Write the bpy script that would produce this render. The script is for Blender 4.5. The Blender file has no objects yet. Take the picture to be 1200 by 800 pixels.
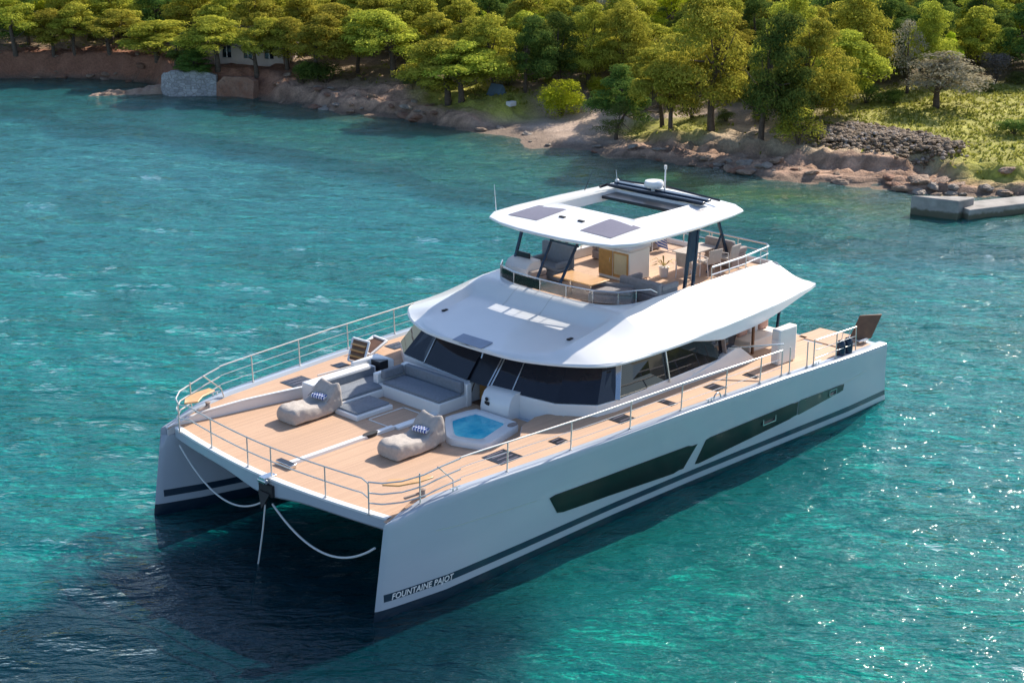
import bpy, bmesh, math, random
import numpy as np
from mathutils import Vector, noise as mnoise
R = math.radians
scene = bpy.context.scene
col = scene.collection

# ------------------------------------------------------------------ camera
YAW, PITCH = R(-136.114), R(18.204)
cd = bpy.data.cameras.new('camera'); cam = bpy.data.objects.new('camera', cd); col.objects.link(cam)
cam.location = (42.61, 30.85, 18.4)
cd.sensor_width = 36; cd.lens = 57.0; cd.clip_start = 0.5; cd.clip_end = 6000
fwd = Vector((math.cos(PITCH)*math.cos(YAW), math.cos(PITCH)*math.sin(YAW), -math.sin(PITCH)))
cam.rotation_euler = fwd.to_track_quat('-Z', 'Y').to_euler()
scene.camera = cam

# ------------------------------------------------------------------ sky, sun, exposure
SUN_EL, SUN_ROT = R(34.4), R(-92.5)
w = bpy.data.worlds.new("World"); scene.world = w; w.use_nodes = True
sk = w.node_tree.nodes.new('ShaderNodeTexSky'); sk.sky_type = 'NISHITA'; sk.sun_disc = False
sk.sun_elevation = SUN_EL; sk.sun_rotation = SUN_ROT; sk.air_density = 1.0; sk.dust_density = 1.4; sk.ozone_density = 3.5
w.node_tree.links.new(sk.outputs[0], w.node_tree.nodes['Background'].inputs[0])
w.node_tree.nodes['Background'].inputs[1].default_value = 0.13
sd = bpy.data.lights.new('sun', 'SUN'); sd.energy = 5.0; sd.angle = R(0.5); sd.color = (1.0, 0.92, 0.80)
sun = bpy.data.objects.new('sun', sd); col.objects.link(sun)
to_sun = Vector((math.sin(SUN_ROT)*math.cos(SUN_EL), math.cos(SUN_ROT)*math.cos(SUN_EL), math.sin(SUN_EL)))
sun.rotation_euler = to_sun.to_track_quat('Z', 'Y').to_euler(); sun.location = (0, 0, 60)
scene.view_settings.view_transform = 'Standard'; scene.view_settings.look = 'None'
scene.view_settings.exposure = 0.70; scene.view_settings.gamma = 1.0
scene.cycles.use_denoising = True
scene.cycles.max_bounces = 6; scene.cycles.transparent_max_bounces = 8
scene.cycles.sample_clamp_indirect = 4.0

# ------------------------------------------------------------------ helpers
class MB:
    def __init__(s): s.v = []; s.f = []
    def add(s, vs, fs):
        o = len(s.v); s.v += [tuple(p) for p in vs]; s.f += [tuple(i+o for i in f) for f in fs]; return s
    def box(s, x0, x1, y0, y1, z0, z1):
        return s.prism([(x0, y0), (x1, y0), (x1, y1), (x0, y1)], z0, z1)
    def prism(s, poly, z0, z1):
        n = len(poly)
        f0 = z0 if callable(z0) else (lambda x, y: z0); f1 = z1 if callable(z1) else (lambda x, y: z1)
        vs = [(x, y, f0(x, y)) for x, y in poly]+[(x, y, f1(x, y)) for x, y in poly]
        return s.add(vs, [tuple(range(n-1, -1, -1)), tuple(range(n, 2*n))]+[(i, (i+1) % n, n+(i+1) % n, n+i) for i in range(n)])
    def slab(s, pts, nrm, t):            # polygon in space with thickness along nrm
        n = len(pts); a = [Vector(p) for p in pts]; b = [p+Vector(nrm)*t for p in a]
        return s.add(a+b, [tuple(range(n-1, -1, -1)), tuple(range(n, 2*n))]+[(i, (i+1) % n, n+(i+1) % n, n+i) for i in range(n)])
    def loft(s, rings, closed=True, cap=True):
        n = len(rings[0]); o = []; f = []
        for r in rings: o += list(r)
        m = n if closed else n-1
        for i in range(len(rings)-1):
            for j in range(m):
                k = (j+1) % n
                f.append((i*n+j, i*n+k, (i+1)*n+k, (i+1)*n+j))
        if cap: f += [tuple(range(n-1, -1, -1)), tuple(range((len(rings)-1)*n, len(rings)*n))]
        return s.add(o, f)
    def sheet(s, rows): return s.loft(rows, closed=False, cap=False)
    def tube(s, pts, r, n=8, cap=True):
        pts = [Vector(p) for p in pts]; rs = r if isinstance(r, (list, tuple)) else [r]*len(pts)
        up = None; rings = []
        for i, p in enumerate(pts):
            d = (pts[min(i+1, len(pts)-1)]-pts[max(i-1, 0)]).normalized()
            if up is None: up = Vector((0, 0, 1)) if abs(d.z) < .9 else Vector((1, 0, 0))
            a = d.cross(up)
            if a.length < 1e-4: a = d.cross(Vector((0, 1, 0)))
            a.normalize(); b = a.cross(d).normalized(); up = b
            rings.append([p+(a*math.cos(t)+b*math.sin(t))*rs[i] for t in [2*math.pi*k/n for k in range(n)]])
        return s.loft(rings, True, cap)
    def bar(s, a, b, w_, t):             # rectangular bar between points
        a = Vector(a); b = Vector(b); d = (b-a).normalized(); up = Vector((0, 0, 1)) if abs(d.z) < .95 else Vector((1, 0, 0))
        u = d.cross(up).normalized(); v = u.cross(d).normalized()
        q = [u*w_/2+v*t/2, -u*w_/2+v*t/2, -u*w_/2-v*t/2, u*w_/2-v*t/2]
        return s.loft([[a+k for k in q], [b+k for k in q]])
    def ell(s, c, r, nu=12, nv=8, f=None):
        vs = []; fs = []
        for i in range(nv+1):
            th = math.pi*i/nv
            for j in range(nu):
                ph = 2*math.pi*j/nu
                p = Vector((math.sin(th)*math.cos(ph), math.sin(th)*math.sin(ph), math.cos(th)))
                k = f(p) if f else 1
                vs.append((c[0]+p.x*r[0]*k, c[1]+p.y*r[1]*k, c[2]+p.z*r[2]*k))
        for i in range(nv):
            for j in range(nu):
                fs.append((i*nu+j, (i+1)*nu+j, (i+1)*nu+(j+1) % nu, i*nu+(j+1) % nu))
        return s.add(vs, fs)
    def lathe(s, c, prof, n=20):         # prof: (radius, z)
        return s.loft([[(c[0]+r*math.cos(2*math.pi*k/n), c[1]+r*math.sin(2*math.pi*k/n), c[2]+z) for k in range(n)] for r, z in prof])
    def mesh(s, name, smooth=35):
        me = bpy.data.meshes.new(name); me.from_pydata(s.v, [], s.f)
        bm = bmesh.new(); bm.from_mesh(me)
        bmesh.ops.remove_doubles(bm, verts=bm.verts, dist=1e-5)
        bmesh.ops.recalc_face_normals(bm, faces=bm.faces)
        if smooth:
            for f in bm.faces: f.smooth = True
            for e in bm.edges:
                if len(e.link_faces) == 2: e.smooth = e.calc_face_angle(0) < R(smooth)
        bm.to_mesh(me); bm.free(); return me
    def build(s, name, m, parent=None, smooth=35, bevel=0, loc=None, flat_up=False):
        me = s.mesh(name, smooth); me.materials.append(m)
        o = bpy.data.objects.new(name, me); col.objects.link(o)
        if loc: o.location = loc
        if parent: o.parent = parent
        if bevel:
            b = o.modifiers.new('bevel', 'BEVEL'); b.width = bevel; b.segments = 2; b.limit_method = 'ANGLE'; b.angle_limit = R(40)
            b.harden_normals = False
        return o

def tag(o, label=None, cat=None, group=None, kind=None):
    if label: o['label'] = label
    if cat: o['category'] = cat
    if group: o['group'] = group
    if kind: o['kind'] = kind
    return o
def empty(name, loc, rz=0):
    o = bpy.data.objects.new(name, None); col.objects.link(o); o.location = loc; o.rotation_euler = (0, 0, rz)
    o.empty_display_size = .2; return o
def child_of(o, parent):                 # parent keeping world placement (parent has only translation)
    o.parent = parent; o.location = Vector(o.location)-Vector(parent.location); return o

# ------------------------------------------------------------------ materials
def nodes(name):
    m = bpy.data.materials.new(name); m.use_nodes = True; nt = m.node_tree
    return m, nt, nt.nodes['Principled BSDF'], nt.nodes, nt.links
def add_noise(nt, scale, detail=4, vec=None, rough=.55, stretch=None):
    N, L = nt.nodes, nt.links
    t = N.new('ShaderNodeTexNoise'); t.inputs['Scale'].default_value = scale; t.inputs['Detail'].default_value = detail; t.inputs['Roughness'].default_value = rough
    if vec is None:
        g = N.new('ShaderNodeTexCoord'); vec = g.outputs['Object']
    if stretch:
        mp = N.new('ShaderNodeMapping'); mp.inputs['Scale'].default_value = stretch; L.new(vec, mp.inputs[0]); vec = mp.outputs[0]
    L.new(vec, t.inputs['Vector']); return t
def mixc(nt, fac, a, b, mode='MIX'):
    x = nt.nodes.new('ShaderNodeMix'); x.data_type = 'RGBA'; x.blend_type = mode
    for v, i in ((fac, 0), (a, 6), (b, 7)):
        if hasattr(v, 'is_linked') or hasattr(v, 'links'): nt.links.new(v, x.inputs[i])
        else: x.inputs[i].default_value = v if i == 0 else (*v[:3], 1)
    return x.outputs[2]
def ramp(nt, src, pts):
    r = nt.nodes.new('ShaderNodeValToRGB'); nt.links.new(src, r.inputs[0])
    e = r.color_ramp.elements
    while len(e) < len(pts): e.new(.5)
    for k, (p, c) in zip(e, pts): k.position = p; k.color = (c, c, c, 1) if not isinstance(c, tuple) else (*c, 1)
    return r.outputs[0]
def math_(nt, op, a, b=0.0, c=None):
    n = nt.nodes.new('ShaderNodeMath'); n.operation = op
    for i, v in enumerate((a, b, c)):
        if v is None: continue
        if hasattr(v, 'links'): nt.links.new(v, n.inputs[i])
        else: n.inputs[i].default_value = v
    return n.outputs[0]
def simple(name, c, rough=.5, metal=0, var=.08, scale=3, bump=0, bscale=40, coat=0, spec=.5):
    m, nt, b, N, L = nodes(name)
    n = add_noise(nt, scale, 5)
    f = ramp(nt, n.outputs[0], [(.3, 0.0), (.7, 1.0)])
    L.new(mixc(nt, f, [k*(1-var) for k in c], [min(1, k*(1+var)) for k in c]), b.inputs['Base Color'])
    b.inputs['Roughness'].default_value = rough; b.inputs['Metallic'].default_value = metal
    b.inputs['Coat Weight'].default_value = coat; b.inputs['Specular IOR Level'].default_value = spec
    if bump:
        t = add_noise(nt, bscale, 3); bp = N.new('ShaderNodeBump'); bp.inputs['Strength'].default_value = bump; bp.inputs['Distance'].default_value = .02
        L.new(t.outputs[0], bp.inputs['Height']); L.new(bp.outputs[0], b.inputs['Normal'])
    return m
M = {}
M['white'] = simple('gelcoat_white', (.75, .745, .735), .28, var=.025, scale=1.2, coat=.3)
M['cream'] = simple('gelcoat_cream', (.74, .71, .66), .4, var=.03, scale=2)
M['steel'] = simple('stainless_steel', (.62, .62, .62), .22, metal=1, var=.05)
M['steel_wire'] = simple('rail_steel', (.62, .60, .57), .35, metal=.7, var=.05)
M['black'] = simple('black_paint', (.012, .014, .02), .3, var=.2)
M['rubber'] = simple('black_rubber', (.02, .02, .022), .7, var=.2)
M['grey_fabric'] = simple('grey_fabric', (.20, .22, .25), .9, var=.10, scale=14, bump=.4, bscale=160)
M['violet_fabric'] = simple('taupe_grey_fabric', (.24, .225, .235), .9, var=.12, scale=12, bump=.4, bscale=160)
M['beige_fabric'] = simple('beige_fabric', (.43, .38, .34), .9, var=.10, scale=10, bump=.4, bscale=120)
M['taupe'] = simple('taupe_fabric', (.30, .25, .23), .9, var=.12, scale=12, bump=.3, bscale=120)
M['wood'] = simple('varnished_oak', (.50, .26, .08), .35, var=.15, scale=6, coat=.3)
M['yellow_wood'] = simple('varnished_teak_seat', (.58, .32, .12), .35, var=.12, scale=6, coat=.2)
M['brown'] = simple('brown_composite', (.16, .075, .035), .5, var=.2, scale=5)
M['rope'] = simple('white_rope', (.62, .63, .62), .8, var=.15, scale=40, bump=.5, bscale=90)
M['solar'] = simple('solar_cells', (.15, .13, .165), .4, var=.10, scale=12)
M['navy'] = simple('navy_paint', (.008, .025, .055), .25, var=.1)
M['leather'] = simple('light_upholstery', (.66, .63, .62), .6, var=.05)
M['concrete'] = simple('weathered_concrete', (.27, .25, .23), .85, var=.30, scale=1.6, bump=.6, bscale=14)
_m = M['concrete']; _nt = _m.node_tree; _b = _nt.nodes['Principled BSDF']; _src = _b.inputs['Base Color'].links[0].from_socket
_g = _nt.nodes.new('ShaderNodeTexCoord'); _s = _nt.nodes.new('ShaderNodeSeparateXYZ'); _nt.links.new(_g.outputs['Object'], _s.inputs[0])
_n = add_noise(_nt, 3.5, 4); _z = math_(_nt, 'ADD', _s.outputs[2], math_(_nt, 'MULTIPLY', _n.outputs[0], -.35))
_nt.links.new(mixc(_nt, ramp(_nt, _z, [(.02, .85), (.14, 0.0)]), _src, (.075, .07, .035)), _b.inputs['Base Color'])   # weed line at the water
M['bark'] = simple('pine_bark', (.10, .07, .05), .9, var=.35, scale=7, bump=1, bscale=18)
M['stone'] = None

# dark glazing: deep tinted, mirror-like, slight waviness
def glass_mat(name, c, rough=.04):
    m, nt, b, N, L = nodes(name)
    n = add_noise(nt, .9, 3)
    L.new(mixc(nt, n.outputs[0], [k*.5 for k in c], [k*1.5 for k in c]), b.inputs['Base Color'])
    b.inputs['Roughness'].default_value = rough; b.inputs['IOR'].default_value = 1.5; b.inputs['Specular IOR Level'].default_value = .55
    t = add_noise(nt, .7, 2); bp = N.new('ShaderNodeBump'); bp.inputs['Strength'].default_value = .06; bp.inputs['Distance'].default_value = .1
    L.new(t.outputs[0], bp.inputs['Height']); L.new(bp.outputs[0], b.inputs['Normal']); return m
M['glass'] = glass_mat('dark_tinted_glass', (.012, .014, .022))
M['hullglass'] = glass_mat('hull_window_glass', (.003, .007, .008), .22)
M['hullglass'].node_tree.nodes['Principled BSDF'].inputs['Specular IOR Level'].default_value = .3

def smoked_mat():                        # see-through smoked acrylic
    m, nt, b, N, L = nodes('smoked_acrylic')
    tr = N.new('ShaderNodeBsdfTransparent'); tr.inputs[0].default_value = (.66, .68, .72, 1)
    gl = N.new('ShaderNodeBsdfGlossy'); gl.inputs['Roughness'].default_value = .05
    fr = N.new('ShaderNodeFresnel'); fr.inputs[0].default_value = 1.45
    ms = N.new('ShaderNodeMixShader'); L.new(fr.outputs[0], ms.inputs[0]); L.new(tr.outputs[0], ms.inputs[1]); L.new(gl.outputs[0], ms.inputs[2])
    L.new(ms.outputs[0], N['Material Output'].inputs[0]); return m
M['smoked'] = smoked_mat()
M['clear'] = M['smoked'].copy(); M['clear'].name = 'clear_acrylic'
for n_ in M['clear'].node_tree.nodes:
    if n_.type == 'BSDF_TRANSPARENT': n_.inputs[0].default_value = (.96, .97, .98, 1)


def teak_mat(name, base, axis=1, wdt=.062, dark=.35):
    m, nt, b, N, L = nodes(name)
    g = N.new('ShaderNodeTexCoord'); s = N.new('ShaderNodeSeparateXYZ'); L.new(g.outputs['Object'], s.inputs[0])
    q = math_(nt, 'DIVIDE', s.outputs[axis], wdt)
    fr = math_(nt, 'FRACT', q); fl = math_(nt, 'FLOOR', q)
    line = math_(nt, 'LESS_THAN', fr, .09)
    wn = N.new('ShaderNodeTexWhiteNoise'); wn.noise_dimensions = '1D'; L.new(fl, wn.inputs['W'])
    st = (1.2, 14, 1) if axis == 1 else (14, 1.2, 1)
    n1 = add_noise(nt, 3, 5, stretch=st); n2 = add_noise(nt, .45, 4)
    c = mixc(nt, wn.outputs['Value'], [k*.88 for k in base], [k*1.1 for k in base])
    c = mixc(nt, math_(nt, 'MULTIPLY', n1.outputs[0], .5), c, [k*.72 for k in base])
    c = mixc(nt, ramp(nt, n2.outputs[0], [(.35, 0.0), (.75, .65)]), c, [base[0]*.80, base[1]*.80, base[2]*.82])
    c = mixc(nt, math_(nt, 'MULTIPLY', line, .75), c, [k*dark for k in base])
    L.new(c, b.inputs['Base Color']); b.inputs['Roughness'].default_value = .7
    return m
M['teak'] = teak_mat('teak_planks', (.58, .37, .24))

def hull_mat():
    m, nt, b, N, L = nodes('hull_paint')
    g = N.new('ShaderNodeTexCoord'); s = N.new('ShaderNodeSeparateXYZ'); L.new(g.outputs['Object'], s.inputs[0])
    z = s.outputs[2]
    n = add_noise(nt, .7, 5, stretch=(.4, 1, 1.6)); n2 = add_noise(nt, 6, 3)
    c = mixc(nt, n.outputs[0], (.34, .39, .45), (.43, .465, .52))
    c = mixc(nt, ramp(nt, n2.outputs[0], [(.55, 0.0), (.8, .12)]), c, (.40, .41, .40))
    # boot stripe and antifouling are painted bands of the hull itself
    zb = math_(nt, 'MULTIPLY_ADD', s.outputs[0], .0105, .06)          # top of antifouling
    anti = math_(nt, 'LESS_THAN', z, zb)
    lo = math_(nt, 'GREATER_THAN', z, math_(nt, 'ADD', zb, .19)); hi = math_(nt, 'LESS_THAN', z, math_(nt, 'ADD', zb, .385))
    xb = math_(nt, 'LESS_THAN', s.outputs[0], 19.72)
    stripe = math_(nt, 'MULTIPLY', math_(nt, 'MULTIPLY', lo, hi), xb)
    c = mixc(nt, stripe, c, (.008, .028, .055)); c = mixc(nt, anti, c, (.006, .02, .04))
    L.new(c, b.inputs['Base Color']); b.inputs['Roughness'].default_value = .3; b.inputs['Coat Weight'].default_value = .35
    t = add_noise(nt, .5, 2); bp = N.new('ShaderNodeBump'); bp.inputs['Strength'].default_value = .05; bp.inputs['Distance'].default_value = .2
    L.new(t.outputs[0], bp.inputs['Height']); L.new(bp.outputs[0], b.inputs['Normal'])
    return m
M['hull'] = hull_mat()

def leaf_mat(name, c1, c2, trans=.45):
    m, nt, b, N, L = nodes(name)
    gi = N.new('ShaderNodeNewGeometry'); oi = N.new('ShaderNodeObjectInfo')
    c = mixc(nt, gi.outputs['Random Per Island'], c1, c2)
    n = add_noise(nt, .55, 3)
    c = mixc(nt, ramp(nt, n.outputs[0], [(.4, 0.0), (.7, .6)]), c, [k*.55 for k in c1])
    h = N.new('ShaderNodeHueSaturation'); L.new(c, h.inputs['Color'])
    L.new(math_(nt, 'MULTIPLY_ADD', oi.outputs['Random'], .045, .478), h.inputs['Hue'])
    L.new(math_(nt, 'MULTIPLY_ADD', oi.outputs['Random'], .45, .80), h.inputs['Value'])
    df = N.new('ShaderNodeBsdfDiffuse'); tl = N.new('ShaderNodeBsdfTranslucent'); ms = N.new('ShaderNodeMixShader'); ms.inputs[0].default_value = trans
    L.new(h.outputs[0], df.inputs[0]); L.new(h.outputs[0], tl.inputs[0]); L.new(df.outputs[0], ms.inputs[1]); L.new(tl.outputs[0], ms.inputs[2])
    L.new(ms.outputs[0], N['Material Output'].inputs[0]); return m
M['pine'] = leaf_mat('pine_needles', (.24, .265, .03), (.66, .60, .09), .42)
M['pine_dark'] = leaf_mat('dark_pine_needles', (.06, .12, .03), (.21, .26, .05), .32)
M['lime'] = leaf_mat('lime_foliage', (.34, .42, .02), (.62, .62, .05), .45)
M['olive'] = leaf_mat('olive_foliage', (.32, .31, .18), (.62, .57, .38), .3)
M['scrub'] = leaf_mat('scrub_foliage', (.09, .12, .03), (.20, .21, .06), .3)
M['greyscrub'] = leaf_mat('grey_scrub', (.16, .14, .12), (.26, .23, .20), .2)

def rock_mat(name, a, b_, c_, sc=1.3):
    m, nt, b, N, L = nodes(name)
    n = add_noise(nt, sc, 7, rough=.65); n2 = add_noise(nt, sc*4, 5, rough=.7)
    c = mixc(nt, ramp(nt, n.outputs[0], [(.35, 0.0), (.65, 1.0)]), a, b_)
    c = mixc(nt, ramp(nt, n2.outputs[0], [(.5, 0.0), (.72, .8)]), c, c_)
    L.new(c, b.inputs['Base Color']); b.inputs['Roughness'].default_value = .9
    bp = N.new('ShaderNodeBump'); bp.inputs['Strength'].default_value = 1; bp.inputs['Distance'].default_value = .12
    L.new(n2.outputs[0], bp.inputs['Height']); L.new(bp.outputs[0], b.inputs['Normal']); return m
M['rock'] = rock_mat('coastal_rock', (.27, .165, .11), (.46, .33, .24), (.13, .08, .055))
M['redrock'] = rock_mat('red_rock', (.27, .12, .07), (.36, .21, .14), (.12, .06, .04))
M['greyrock'] = rock_mat('grey_rock', (.30, .24, .20), (.46, .39, .32), (.15, .11, .085))

def masonry_mat():
    m, nt, b, N, L = nodes('rubble_masonry')
    g = N.new('ShaderNodeTexCoord'); mp = N.new('ShaderNodeMapping'); mp.inputs['Scale'].default_value = (1, 1, 1.6); L.new(g.outputs['Object'], mp.inputs[0])
    v = N.new('ShaderNodeTexVoronoi'); v.inputs['Scale'].default_value = 3.2; L.new(mp.outputs[0], v.inputs['Vector'])
    ve = N.new('ShaderNodeTexVoronoi'); ve.feature = 'DISTANCE_TO_EDGE'; ve.inputs['Scale'].default_value = 3.2; L.new(mp.outputs[0], ve.inputs['Vector'])
    bw = N.new('ShaderNodeRGBToBW'); L.new(v.outputs['Color'], bw.inputs[0])
    c = mixc(nt, bw.outputs[0], (.26, .25, .25), (.46, .44, .42))
    e = ramp(nt, ve.outputs['Distance'], [(0.0, 1.0), (.09, 0.0)]); c = mixc(nt, e, c, (.20, .18, .16))
    L.new(c, b.inputs['Base Color']); b.inputs['Roughness'].default_value = .9
    bp = N.new('ShaderNodeBump'); bp.inputs['Strength'].default_value = .8; bp.inputs['Distance'].default_value = .06
    L.new(ve.outputs['Distance'], bp.inputs['Height']); L.new(bp.outputs[0], b.inputs['Normal']); return m
M['masonry'] = masonry_mat()

def attr_mat(name, rough, dist=.05):
    m, nt, b, N, L = nodes(name)
    a = N.new('ShaderNodeAttribute'); a.attribute_name = 'tint'
    n1 = add_noise(nt, 1.1, 6, rough=.65); n2 = add_noise(nt, 7, 5, rough=.7)
    n3 = add_noise(nt, 19, 4, rough=.7)
    v = math_(nt, 'ADD', math_(nt, 'MULTIPLY_ADD', n1.outputs[0], 1.0, -.25), math_(nt, 'ADD', math_(nt, 'MULTIPLY', n2.outputs[0], 1.3), math_(nt, 'MULTIPLY_ADD', n3.outputs[0], .8, -.35)))
    hsv = N.new('ShaderNodeHueSaturation'); L.new(a.outputs['Color'], hsv.inputs['Color']); L.new(v, hsv.inputs['Value'])
    L.new(hsv.outputs[0], b.inputs['Base Color']); b.inputs['Roughness'].default_value = rough
    bp = N.new('ShaderNodeBump'); bp.inputs['Strength'].default_value = .9; bp.inputs['Distance'].default_value = dist
    L.new(n2.outputs[0], bp.inputs['Height']); L.new(bp.outputs[0], b.inputs['Normal']); return m
M['ground'] = attr_mat('ground', .95, .15)
M['seabed'] = attr_mat('seabed', .95, .10)

def sea_mat():
    m, nt, b, N, L = nodes('sea_water'); N.remove(b)
    g = N.new('ShaderNodeTexCoord')
    a = N.new('ShaderNodeAttribute'); a.attribute_name = 'tint'
    big = add_noise(nt, .10, 4, g.outputs['Object']); mid = add_noise(nt, .6, 4, g.outputs['Object'], stretch=(1.0, .55, 1))
    c = mixc(nt, ramp(nt, big.outputs[0], [(.36, 0.0), (.64, 1.0)]), (.90, .93, .96), (1.05, 1.04, 1.02))
    c = mixc(nt, 1.0, a.outputs['Color'], c, 'MULTIPLY')
    c = mixc(nt, ramp(nt, mid.outputs[0], [(.42, 0.0), (.70, .5)]), c, mixc(nt, 1.0, c, (.84, .90, .92), 'MULTIPLY'))
    # ripples: wind chop at several scales, crests lying across the breeze
    rot = N.new('ShaderNodeMapping'); rot.inputs['Rotation'].default_value = (0, 0, R(44)); L.new(g.outputs['Object'], rot.inputs[0])
    r1 = add_noise(nt, .9, 3, rot.outputs[0], stretch=(.40, 1, 1), rough=.5)
    r2 = add_noise(nt, 2.5, 3, rot.outputs[0], stretch=(.42, 1, 1), rough=.55)
    r3 = add_noise(nt, 6.5, 3, rot.outputs[0], stretch=(.45, 1, 1), rough=.6)
    for t in (r1, r2): t.inputs['Distortion'].default_value = .35
    h = math_(nt, 'ADD', math_(nt, 'MULTIPLY', r1.outputs[0], .26), math_(nt, 'ADD', math_(nt, 'MULTIPLY', r2.outputs[0], .165), math_(nt, 'MULTIPLY', r3.outputs[0], .062)))
    bp = N.new('ShaderNodeBump'); bp.inputs['Strength'].default_value = 1.0; bp.inputs['Distance'].default_value = 1.0
    L.new(h, bp.inputs['Height'])
    tr = N.new('ShaderNodeBsdfTransparent'); L.new(c, tr.inputs[0])
    df = N.new('ShaderNodeBsdfDiffuse'); L.new(mixc(nt, 1.0, c, (.24, .66, .70), 'MULTIPLY'), df.inputs[0]); L.new(bp.outputs[0], df.inputs['Normal'])
    gl = N.new('ShaderNodeBsdfGlossy'); gl.inputs['Roughness'].default_value = .07; L.new(bp.outputs[0], gl.inputs['Normal'])
    fr = N.new('ShaderNodeFresnel'); fr.inputs[0].default_value = 1.42; L.new(bp.outputs[0], fr.inputs['Normal'])
    m1 = N.new('ShaderNodeMixShader'); m1.inputs[0].default_value = .15; L.new(tr.outputs[0], m1.inputs[1]); L.new(df.outputs[0], m1.inputs[2])
    m2 = N.new('ShaderNodeMixShader'); L.new(fr.outputs[0], m2.inputs[0]); L.new(m1.outputs[0], m2.inputs[1]); L.new(gl.outputs[0], m2.inputs[2])
    L.new(m2.outputs[0], N['Material Output'].inputs[0]); return m
M['sea'] = sea_mat()

# ------------------------------------------------------------------ coast and terrain
COAST = [(-6, -100), (-9, -88), (-13.18, -78.8), (-15.93, -76.51), (-19.11, -73.19), (-21.13, -70.26), (-22.27, -67.15), (-20.79, -63.43), (-20.46, -61.26), (-22.46, -59.18), (-23.05, -58.07), (-23.61, -56.02), (-23.36, -53.43), (-24.24, -52.05), (-23.67, -49.46), (-24.21, -48.0), (-25.09, -44.92), (-25.22, -43.08), (-25.05, -40.37), (-25.7, -37.7), (-25.58, -34.74), (-24.4, -31.58), (-25.52, -28.66), (-26.04, -24.74), (-26.81, -21.68), (-27.08, -20.45), (-26.84, -17.33), (-27.15, -15.82), (-28.55, -13.21), (-29.46, -12.26), (-28.96, -9.97), (-30.57, -8.02), (-32.3, -5.68), (-33.55, -3.57), (-36, 2), (-40, 14), (-52, 40), (-75, 80)]
CY = np.array([c[1] for c in COAST], float); CX = np.array([c[0] for c in COAST], float)
def coast(y): return float(np.interp(y, CY, CX)) if -100 <= y <= 80 else (-6-( -100-y)*-.1 if y < -100 else -75-(y-80)*.7)
def nz(x, y, s, o=0): return mnoise.fractal(Vector((x*s, y*s, o)), 1.0, 2.0, 4)
def sm(a, b, t): t = max(0., min(1., (t-a)/(b-a))); return t*t*(3-2*t)
def terrain(x, y):
    d = coast(y)-x+.55*nz(x, y, .55, 3.)
    if d < 0: return max(-2.2, d*.11)
    n = nz(x, y, .5, 7.)
    cliff = sm(-53, -57, y); cove = sm(-39, -37, y)*sm(-26, -29, y); mid = max(0., 1-cliff-cove)*sm(-34, -38, y)
    right = max(0., 1-cliff-cove-mid)
    hc = 1.65*sm(0, 1.1, d+.3*n)+.25*sm(2, 8, d)
    hm = .75*sm(0, .9, d+.5*n)+.5*sm(1.6, 3.4, d+.8*n)+.3*sm(4, 9, d)
    hv = min(.075*d, .5)+.35*sm(5, 8, d+n)+.3*sm(9, 13, d)
    hr = .28*sm(0, .5, d+.25*n)+.72*sm(2.3, 3.6, d+.9*n)+.35*sm(4, 10, d)
    h = cliff*hc+cove*hv+mid*hm+right*hr
    rg = (1-abs(2*nz(x, y, .9, 17.)))*.16+.13*nz(x, y, 2.1, 1.)+.05*abs(nz(x, y, 4.5, 6.))
    h += .10*n*sm(0, 1.2, d)+rg*sm(-.2, .7, d)*(sm(7, 4, d)*.85+.15)*(1-.85*cove)
    q = h/.24+.5*nz(x, y, .3, 2.); led = (math.floor(q)+sm(.62, .98, q-math.floor(q))-.5*nz(x, y, .3, 2.))*.24
    k = sm(.1, .5, d)*sm(6.5, 4.0, d)*(1-.9*cove)*.85; h = h*(1-k)+led*k
    h += .035*max(0, d-10)+.10*max(0, d-45)-.09*max(0, d-260)
    h += .5*sm(15, 50, d)*nz(x, y, .06, 9.)
    return h
def ellm(x, y, cx, cy, rx, ry, rot=0):
    c, s = math.cos(rot), math.sin(rot); u = ((x-cx)*c+(y-cy)*s)/rx; v = (-(x-cx)*s+(y-cy)*c)/ry
    return max(0., min(1., (1.25-math.hypot(u, v))*2.2))
def meadow(x, y): return max(ellm(x, y, -44, -14, 9.5, 8.5, .2), ellm(x, y, -50, -6, 10, 8), ellm(x, y, -36, -8.5, 4, 3.0))
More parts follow.
